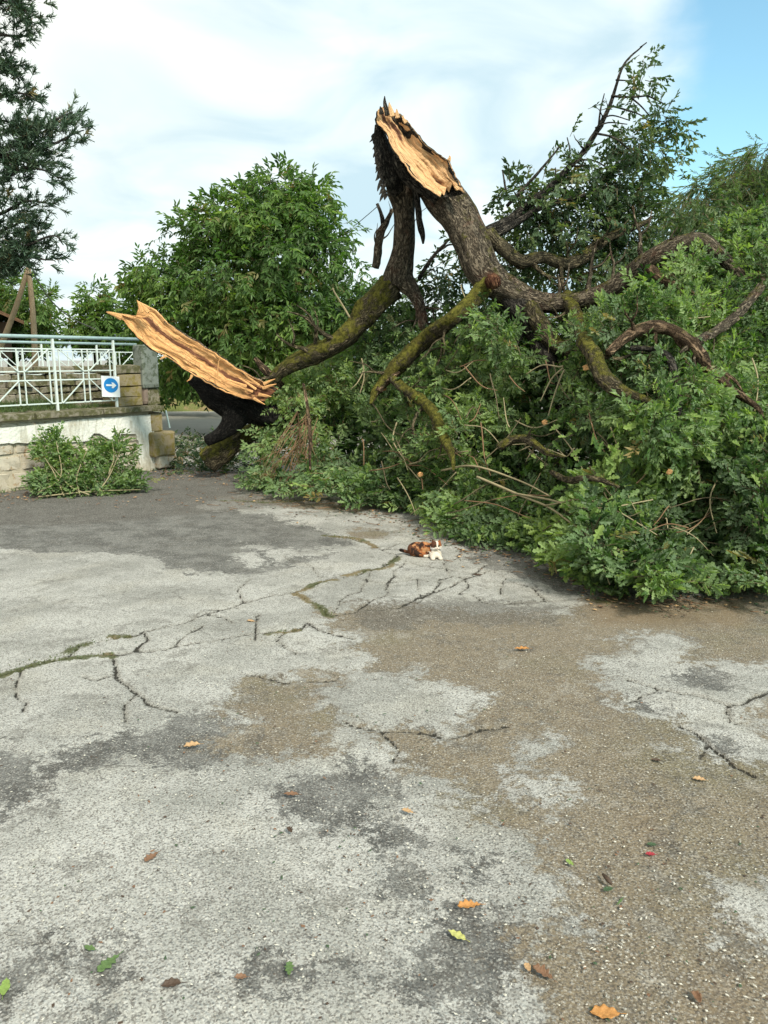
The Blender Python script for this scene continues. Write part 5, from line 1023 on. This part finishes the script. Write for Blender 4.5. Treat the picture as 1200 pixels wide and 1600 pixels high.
# ================================================================== cat
def build_cat():
    px, py = 667, 873; g = gnd(px, py)
    rt = empty('cat', g, 'calico cat with white face, chest and paws lying on the cracked asphalt', 'cat')
    c = bpy.data.meshes.new('body'); import bmesh as BM
    bm = BM.new()
    # local frame: x right (head side), y away from camera, z up; metres
    B = [((-.075, .045, .060), (.080, .062, .060), 0), ((-.02, .03, .064), (.074, .060, .060), 0), ((.035, .005, .064), (.058, .054, .056), 0), ((-.095, .04, .045), (.052, .060, .045), 0), ((-.045, -.012, .030), (.055, .030, .028), 0), ((-.005, -.028, .016), (.030, .018, .014), 0),
         ((.062, -.018, .064), (.044, .038, .048), .0), ((.072, -.050, .108), (.0445, .040, .039), 0), ((.072, -.082, .094), (.021, .019, .0155), 0), ((.050, -.055, .098), (.023, .026, .024), 0), ((.094, -.055, .098), (.023, .026, .024), 0), ((.066, -.045, .050), (.040, .036, .036), 0), ((.067, -.062, .032), (.043, .036, .031), 0),
         ((.040, -.045, .030), (.028, .036, .028), 0), ((.036, -.085, .018), (.021, .038, .017), 0), ((.034, -.118, .015), (.0195, .021, .0145), 0), ((.092, -.040, .034), (.026, .034, .030), 0), ((.096, -.084, .019), (.020, .038, .017), 0), ((.097, -.116, .015), (.0195, .021, .0145), 0)]
    for k in range(9):
        t = k/8; B.append(((-.13-.075*t, .06+.0*t+.02*math.sin(t*3), .028+.02*t*t), (.017, .015, .014), 0))
    for (x, y, z), (a, b, d), r in B:
        m = Matrix.Translation((x, y, z))@Matrix.Diagonal((a, b, d, 1)); BM.ops.create_icosphere(bm, subdivisions=3, radius=1, matrix=m)
    for sx in (-1, 1):                                   # ears
        m = Matrix.Translation((.072+sx*.028, -.042, .143))@Matrix.Rotation(sx*.22, 4, 'Y')@Matrix.Diagonal((1, .55, 1, 1)); BM.ops.create_cone(bm, cap_ends=True, segments=12, radius1=.019, radius2=.002, depth=.040, matrix=m)
    bm.to_mesh(c); bm.free()
    t = bpy.data.objects.new('tmp', c); COL.objects.link(t); md = t.modifiers.new('r', 'REMESH'); md.mode = 'VOXEL'; md.voxel_size = .0036
    m2 = t.modifiers.new('s', 'SMOOTH'); m2.factor = .5; m2.iterations = 4
    dg = bpy.context.evaluated_depsgraph_get(); me = bpy.data.meshes.new_from_object(t.evaluated_get(dg)); bpy.data.objects.remove(t)
    n = len(me.vertices); co = np.zeros(n*3, np.float32); me.vertices.foreach_get('co', co); co = co.reshape(-1, 3).astype(float)
    x, y, z = co.T
    nz = fbm(co*28, 3); nz2 = fbm(co*17+9, 3)
    white = np.array([.64, .58, .49]); org = np.array([.27, .095, .035]); dk = np.array([.03, .018, .014]); brn = np.array([.12, .05, .028])
    col = np.tile(org, (n, 1)); col[nz2 > .05] = brn; col[nz > .02] = dk; col[(nz < -.42)] = np.array([.40, .20, .09])
    wh = ((x > .036+nz*.014) & (z < .090)) | ((z < .030+nz*.008) & (x > -.03)) | ((x > .04) & (y < -.05)) | ((x > .012+nz*.02) & (z < .056)); col[wh] = white
    head = (z > .080) & (x > .024) & (y < -.012); cx = x-.072
    Lp = head & (cx < -.006+nz*.004) & (z > .100+nz*.006); Rp = head & (cx > .010+nz*.004) & (z > .108+nz*.004); col[head] = white; col[Lp] = brn*.8; col[Rp] = org*.9
    col[(z > .150) & (x > .02) & (np.abs(cx) > .010)] = dk*1.8
    tail = (x < -.128); col[tail] = brn; col[x < -.180] = dk*.4
    for ex in (-.015, .015):                              # darker rims round the eyes
        col[(np.hypot((cx-ex), (z-.112)) < .0085) & (y < -.07)] = dk
    # small soft blend
    a = me.color_attributes.new('fur', 'FLOAT_COLOR', 'POINT'); a.data.foreach_set('color', np.c_[col, np.ones(n)].astype(np.float32).ravel())
    th = 0.10; R_ = np.array([[math.cos(th), -math.sin(th), 0], [math.sin(th), math.cos(th), 0], [0, 0, 1]]); S_ = 1.0
    w_ = (co*S_)@R_.T+g+np.array([0, .06, -.001]); me.vertices.foreach_set('co', w_.astype(np.float32).ravel()); me.update()
    for p in me.polygons: p.use_smooth = True
    M = Mat('cat_fur', .9, .15); at_ = M.n('ShaderNodeVertexColor', layer_name='fur'); p = M.coord(); fn = M.noise(M.scale(p, (1, 1, .5)), 420, 3, .7)
    M.color(M.mix(.5, at_.outputs[0], M.ramp(fn, [(.3, (.55, .52, .5)), (.7, (1, 1, 1))]), 'MULTIPLY')); M.bump(fn, .004, .8); me.materials.clear(); me.materials.append(M.m)
    link('body', me, rt)
    def dot(name, loc, r, mat, sq=(1, .5, 1)):
        b = BM.new(); BM.ops.create_icosphere(b, subdivisions=2, radius=1); mm = bpy.data.meshes.new(name)
        for v in b.verts: v.co = Vector(np.array(v.co)*np.array(sq)*r+(np.array(loc)*S_)@R_.T+g+np.array([0, .06, 0]))
        b.to_mesh(mm); b.free(); mm.materials.append(mat); link(name, mm, rt)
    ey = plain('cat_eye', (.03, .035, .012), .15, .1); ns = plain('cat_nose', (.35, .15, .13), .5, .1)
    dot('eye', (.0565, -.0875, .112), .0055, ey); dot('eye', (.0875, -.0875, .112), .0055, ey); dot('nose', (.072, -.1005, .098), .0046, ns)
    fm = plain('fur_tip', (.5, .38, .26), .9)
    wk = Acc()
    for sx in (-1, 1):
        for k in range(3):
            a0 = (np.array([.072+sx*.014, -.098, .092])*S_)@R_.T+g+np.array([0, .06, 0]); wk.tube([a0, a0+np.array([sx*.02, -.004, .004*(k-1)]), a0+np.array([sx*.042, 0, .009*(k-1)-.003])], [.0004]*3, 3, 2)
    wk.link('whiskers', rt, plain('whisker', (.8, .8, .78), .6))
build_cat()

# ================================================================== litter on the asphalt
LC = {'orange': (.42, .20, .06), 'tan': (.42, .27, .14), 'brown': (.19, .105, .06), 'yellow': (.42, .42, .14), 'green': (.09, .15, .05), 'lime': (.20, .29, .07), 'dark green': (.05, .085, .04), 'red': (.30, .03, .04), 'dark brown': (.07, .045, .03)}
LMAT = {}
for k, c in LC.items():
    M = Mat('litter_'+k.replace(' ', '_'), .6, .3); p = M.coord(); M.color(M.mix(M.noise(p, 70, 5, .7), tuple(x*.5 for x in c), tuple(min(1, x*1.3) for x in c))); M.bump(M.noise(p, 160, 3), .003); LMAT[k] = M.m
def ground_leaf(px, py, wpx, colr, label, rz, half=OAK, curl=.35, cat='leaf', group='dead leaves on the asphalt'):
    g = gnd(px, py); d = np.linalg.norm(g-np.array([0, 0, CH])); s = wpx*d/F*.86
    # dense lobed outline with a raised midrib and curled rim
    H = np.array(half); N = 26; yy = np.linspace(0, 1, N); wdt = np.interp(yy, H[:, 1], H[:, 0])*1.25; K = 4; V = []
    for i in range(N):
        for j in range(-K, K+1):
            f = j/K; x = f*wdt[i]; zc = curl*(abs(x)**1.6*2.2+(yy[i]-.5)**2*.55)+.035*math.sin(yy[i]*21+abs(f)*4)*abs(f)+.012; V.append((x*math.cos(f*.4), yy[i]-.5, zc))
    Wd = 2*K+1; Fq = [(i*Wd+j, i*Wd+j+1, (i+1)*Wd+j+1, (i+1)*Wd+j) for i in range(N-1) for j in range(Wd-1)]
    b = len(V); V += [(-.01, -.5, .02), (.01, -.5, .02), (.012, -.72, .01), (-.006, -.72, .01)]; Fq.append((b, b+1, b+2, b+3))
    V = np.array(V)*s; V[:, 2] -= V[:, 2].min()
    o = link('fallen_leaf', mesh('fallen_leaf', V, np.array(Fq), [LMAT[colr]], True)); o.location = Vector((g[0], g[1], .006)); o.rotation_euler = (0, 0, rz)
    sm = o.modifiers.new('t', 'SOLIDIFY'); sm.thickness = .0012
    return tag(o, label, cat, group)
ROUND = [(0, 0), (.16, .2), (.24, .5), (.18, .8), (0, 1)]
ground_leaf(945, 1586, 44, 'orange', 'bright orange leaf at the bottom edge of the photo', 1.5, ROUND, .2)
ground_leaf(733, 1418, 38, 'orange', 'curled orange-brown oak leaf at the tip of the pale patch, above the yellow-green leaf', 1.7, OAK, .5)
ground_leaf(714, 1464, 34, 'yellow', 'yellow-green pointed leaf on dark asphalt just below the curled orange leaf', .9, LANCE, .3)
ground_leaf(300, 1167, 28, 'tan', 'pale tan leaf on the dark patch at the left', 1.9, ROUND, .5)
ground_leaf(237, 1342, 28, 'brown', 'rust-brown oak leaf on pale asphalt in the lower left', 2.6, OAK, .5)
ground_leaf(848, 1524, 36, 'brown', 'crumpled brown leaf right of a small pale leaf near the bottom', .8, OAK, .7)
ground_leaf(824, 1514, 18, 'tan', 'small pale tan leaf touching the crumpled brown leaf near the bottom', .2, ROUND, .4)
ground_leaf(637, 1270, 22, 'tan', 'small tan leaf on the dark streak in the middle of the yard', 1.1, OAK, .5)
ground_leaf(455, 1243, 26, 'brown', 'narrow brown leaf on a dark blotch left of centre', 1.5, LANCE, .4)
ground_leaf(453, 1300, 18, 'dark brown', 'tiny dark crumpled leaf below the narrow brown leaf', .5, OAK, .9)
ground_leaf(8, 1545, 34, 'lime', 'lime-green leaf cut by the left edge of the photo', .3, LANCE, .2)
ground_leaf(140, 1484, 22, 'green', 'small green leaf above the dark blotch at the lower left', 1.2, LANCE, .2)
ground_leaf(170, 1508, 40, 'green', 'bright green lobed leaf in the dark blotch at the lower left', 2.6, OAK, .2)
ground_leaf(452, 1516, 28, 'green', 'grey-green leaf on a dark blotch near the bottom', .1, OAK, .2)
ground_leaf(376, 1530, 20, 'brown', 'small red-brown leaf left of the grey-green leaf near the bottom', 1.6, ROUND, .5)
ground_leaf(268, 1542, 30, 'dark brown', 'dark brown curled leaf near the bottom left', 1.8, ROUND, .6)
ground_leaf(1016, 1337, 16, 'red', 'tiny dark red petal on the brown gravel at the right', 1.5, ROUND, .3, 'petal')
ground_leaf(1018, 1322, 16, 'dark green', 'tiny dark green leaf just above the red petal', 1.5, ROUND, .3)
ground_leaf(950, 1392, 18, 'dark green', 'dark green leaf on brown gravel left of the red petal', 1.9, ROUND, .3)
ground_leaf(968, 1412, 22, 'green', 'thin green sprig leaf beside the dark green leaf on gravel', 2.4, WILLOW, .3)
ground_leaf(890, 1350, 18, 'lime', 'pale lime leaf at the border of pale asphalt and brown gravel', .5, OAK, .3)
ground_leaf(1092, 1220, 20, 'tan', 'pale tan leaf on brown gravel below the right-hand pale patch', 1.3, ROUND, .5)
ground_leaf(1088, 1562, 22, 'brown', 'small brown leaf standing on edge near the bottom right', .1, ROUND, .9)
ground_leaf(815, 1015, 26, 'orange', 'small rusty leaf on brown gravel below the cracked pale area', 1.6, LANCE, .4)
ground_leaf(392, 972, 16, 'tan', 'tiny tan leaf between the two long cracks', 1.2, OAK, .5)
ground_leaf(1026, 1190, 14, 'dark brown', 'tiny dark leaf on brown gravel right of centre', 1.4, ROUND, .5)
# twig by the cat and others
for (a, b, lb) in (((645, 827), (656, 830), 'short dark stick lying behind the cat'), ((942, 1366), (956, 1382), 'thin dark stick on brown gravel above the dark green leaf'), ((738, 897), (752, 898), 'small dark stick right of the cat on the cracked asphalt')):
    V, Fc, bc = tube_data([gnd(*a, .012), gnd((a[0]+b[0])/2, (a[1]+b[1])/2, .02), gnd(*b, .012)], [.004, .007, .004], 7, 3, .2); tag(link('stick', mesh('stick', V, Fc, [LMAT['dark brown']], True)), lb, 'stick')
# wood chips and leaf crumbs by the wall foot, and loose grit
def crumbs(name, P, size, mats, label=None, flat=.35, seed=1):
    rgl = np.random.default_rng(seed); base = np.array([(0, 0, 1), (1, 0, 0), (.2, 1, 0), (-1, .3, 0), (-.3, -1, 0), (0, 0, -.6)], float); bf = np.array([(0, 1, 2), (0, 2, 3), (0, 3, 4), (0, 4, 1), (5, 2, 1), (5, 3, 2), (5, 4, 3), (5, 1, 4)])
    P = np.asarray(P); n = len(P); S = rgl.uniform(.4, 1, (n, 1, 1))**1.5*size; a = rgl.uniform(0, 6.28, n); st = rgl.uniform(.6, 1.6, n)
    V = base[None]*np.stack([st, 1/st, np.full(n, flat)], 1)[:, None, :]; V = V+rgl.normal(size=V.shape)*.12
    c, s = np.cos(a)[:, None], np.sin(a)[:, None]; V = np.stack([V[..., 0]*c-V[..., 1]*s, V[..., 0]*s+V[..., 1]*c, V[..., 2]], -1)*(S if np.ndim(size) == 0 else S)+P[:, None, :]
    me = mesh(name, V.reshape(-1, 3), (bf[None]+(np.arange(n)*6)[:, None, None]).reshape(-1, 3), mats, False, np.repeat(rgl.integers(0, len(mats), n), 8)); return tag(link(name, me), kind='stuff')
ch = [gnd(x, y, .012) for x, y in zip(RNG.uniform(235, 400, 420), RNG.normal(738, 7, 420))]+[gnd(x, y, .01) for x, y in zip(RNG.uniform(-40, 60, 90), RNG.normal(775, 4, 90))]+[gnd(x, y, .01) for x, y in zip(RNG.uniform(0, 480, 160), RNG.normal(775, 12, 160))]
crumbs('wood_chips', ch, .020, [LMAT['brown'], LMAT['tan'], LMAT['brown'], LMAT['dark brown'], LMAT['brown']], seed=5)
P = []
while len(P) < 7000:
    x, y = random.uniform(0, 1200), 1600-random.random()**1.0*700; P.append(gnd(x, y, .003))
P = np.array(P); dens = fbm(P*np.array([1, 1, 0])*1.8, 2)
P = P[(dens > -.2) | (RNG.random(len(P)) < .3)]
crumbs('grit', P[:3200], .0052, [plain('grit_pale', (.46, .44, .38), .8, .2), plain('grit_grey', (.26, .25, .22), .8, .3)], seed=8, flat=.5)
crumbs('leaf_crumbs', P[3200:3900], .007, [LMAT['dark brown'], LMAT['dark brown'], LMAT['brown'], LMAT['dark green']], seed=9, flat=.2)
# leaves and small debris along the foot of the heap
fp = []
for k in range(1000):
    x = random.uniform(380, 1200); fp.append(gnd(x, front_y(x)+abs(random.gauss(0, 13)), .008))
crumbs('leaf_crumbs', fp, .017, [LMAT['dark brown'], LMAT['dark green'], LMAT['dark brown'], LMAT['brown'], LMAT['dark green'], LMAT['tan']], seed=12, flat=.25)


acc = Acc()
for k in range(150):
    x = random.uniform(250, 1190); y = (front_y(x) if x > 380 else random.uniform(728, 790))+abs(random.gauss(4, 14)); a = random.uniform(-.5, .5); L = random.uniform(5, 22); r_ = random.uniform(.0015, .004)
    acc.tube([gnd(x, y, .008), gnd(x+L*.5, y+a*L*.2+random.uniform(-1, 1), .016), gnd(x+L, y+a*L*.4, .008)], [r_, r_, r_*.5], 5, 2)
acc.link('twig_litter', None, TWIG_BROWN, 'stuff')
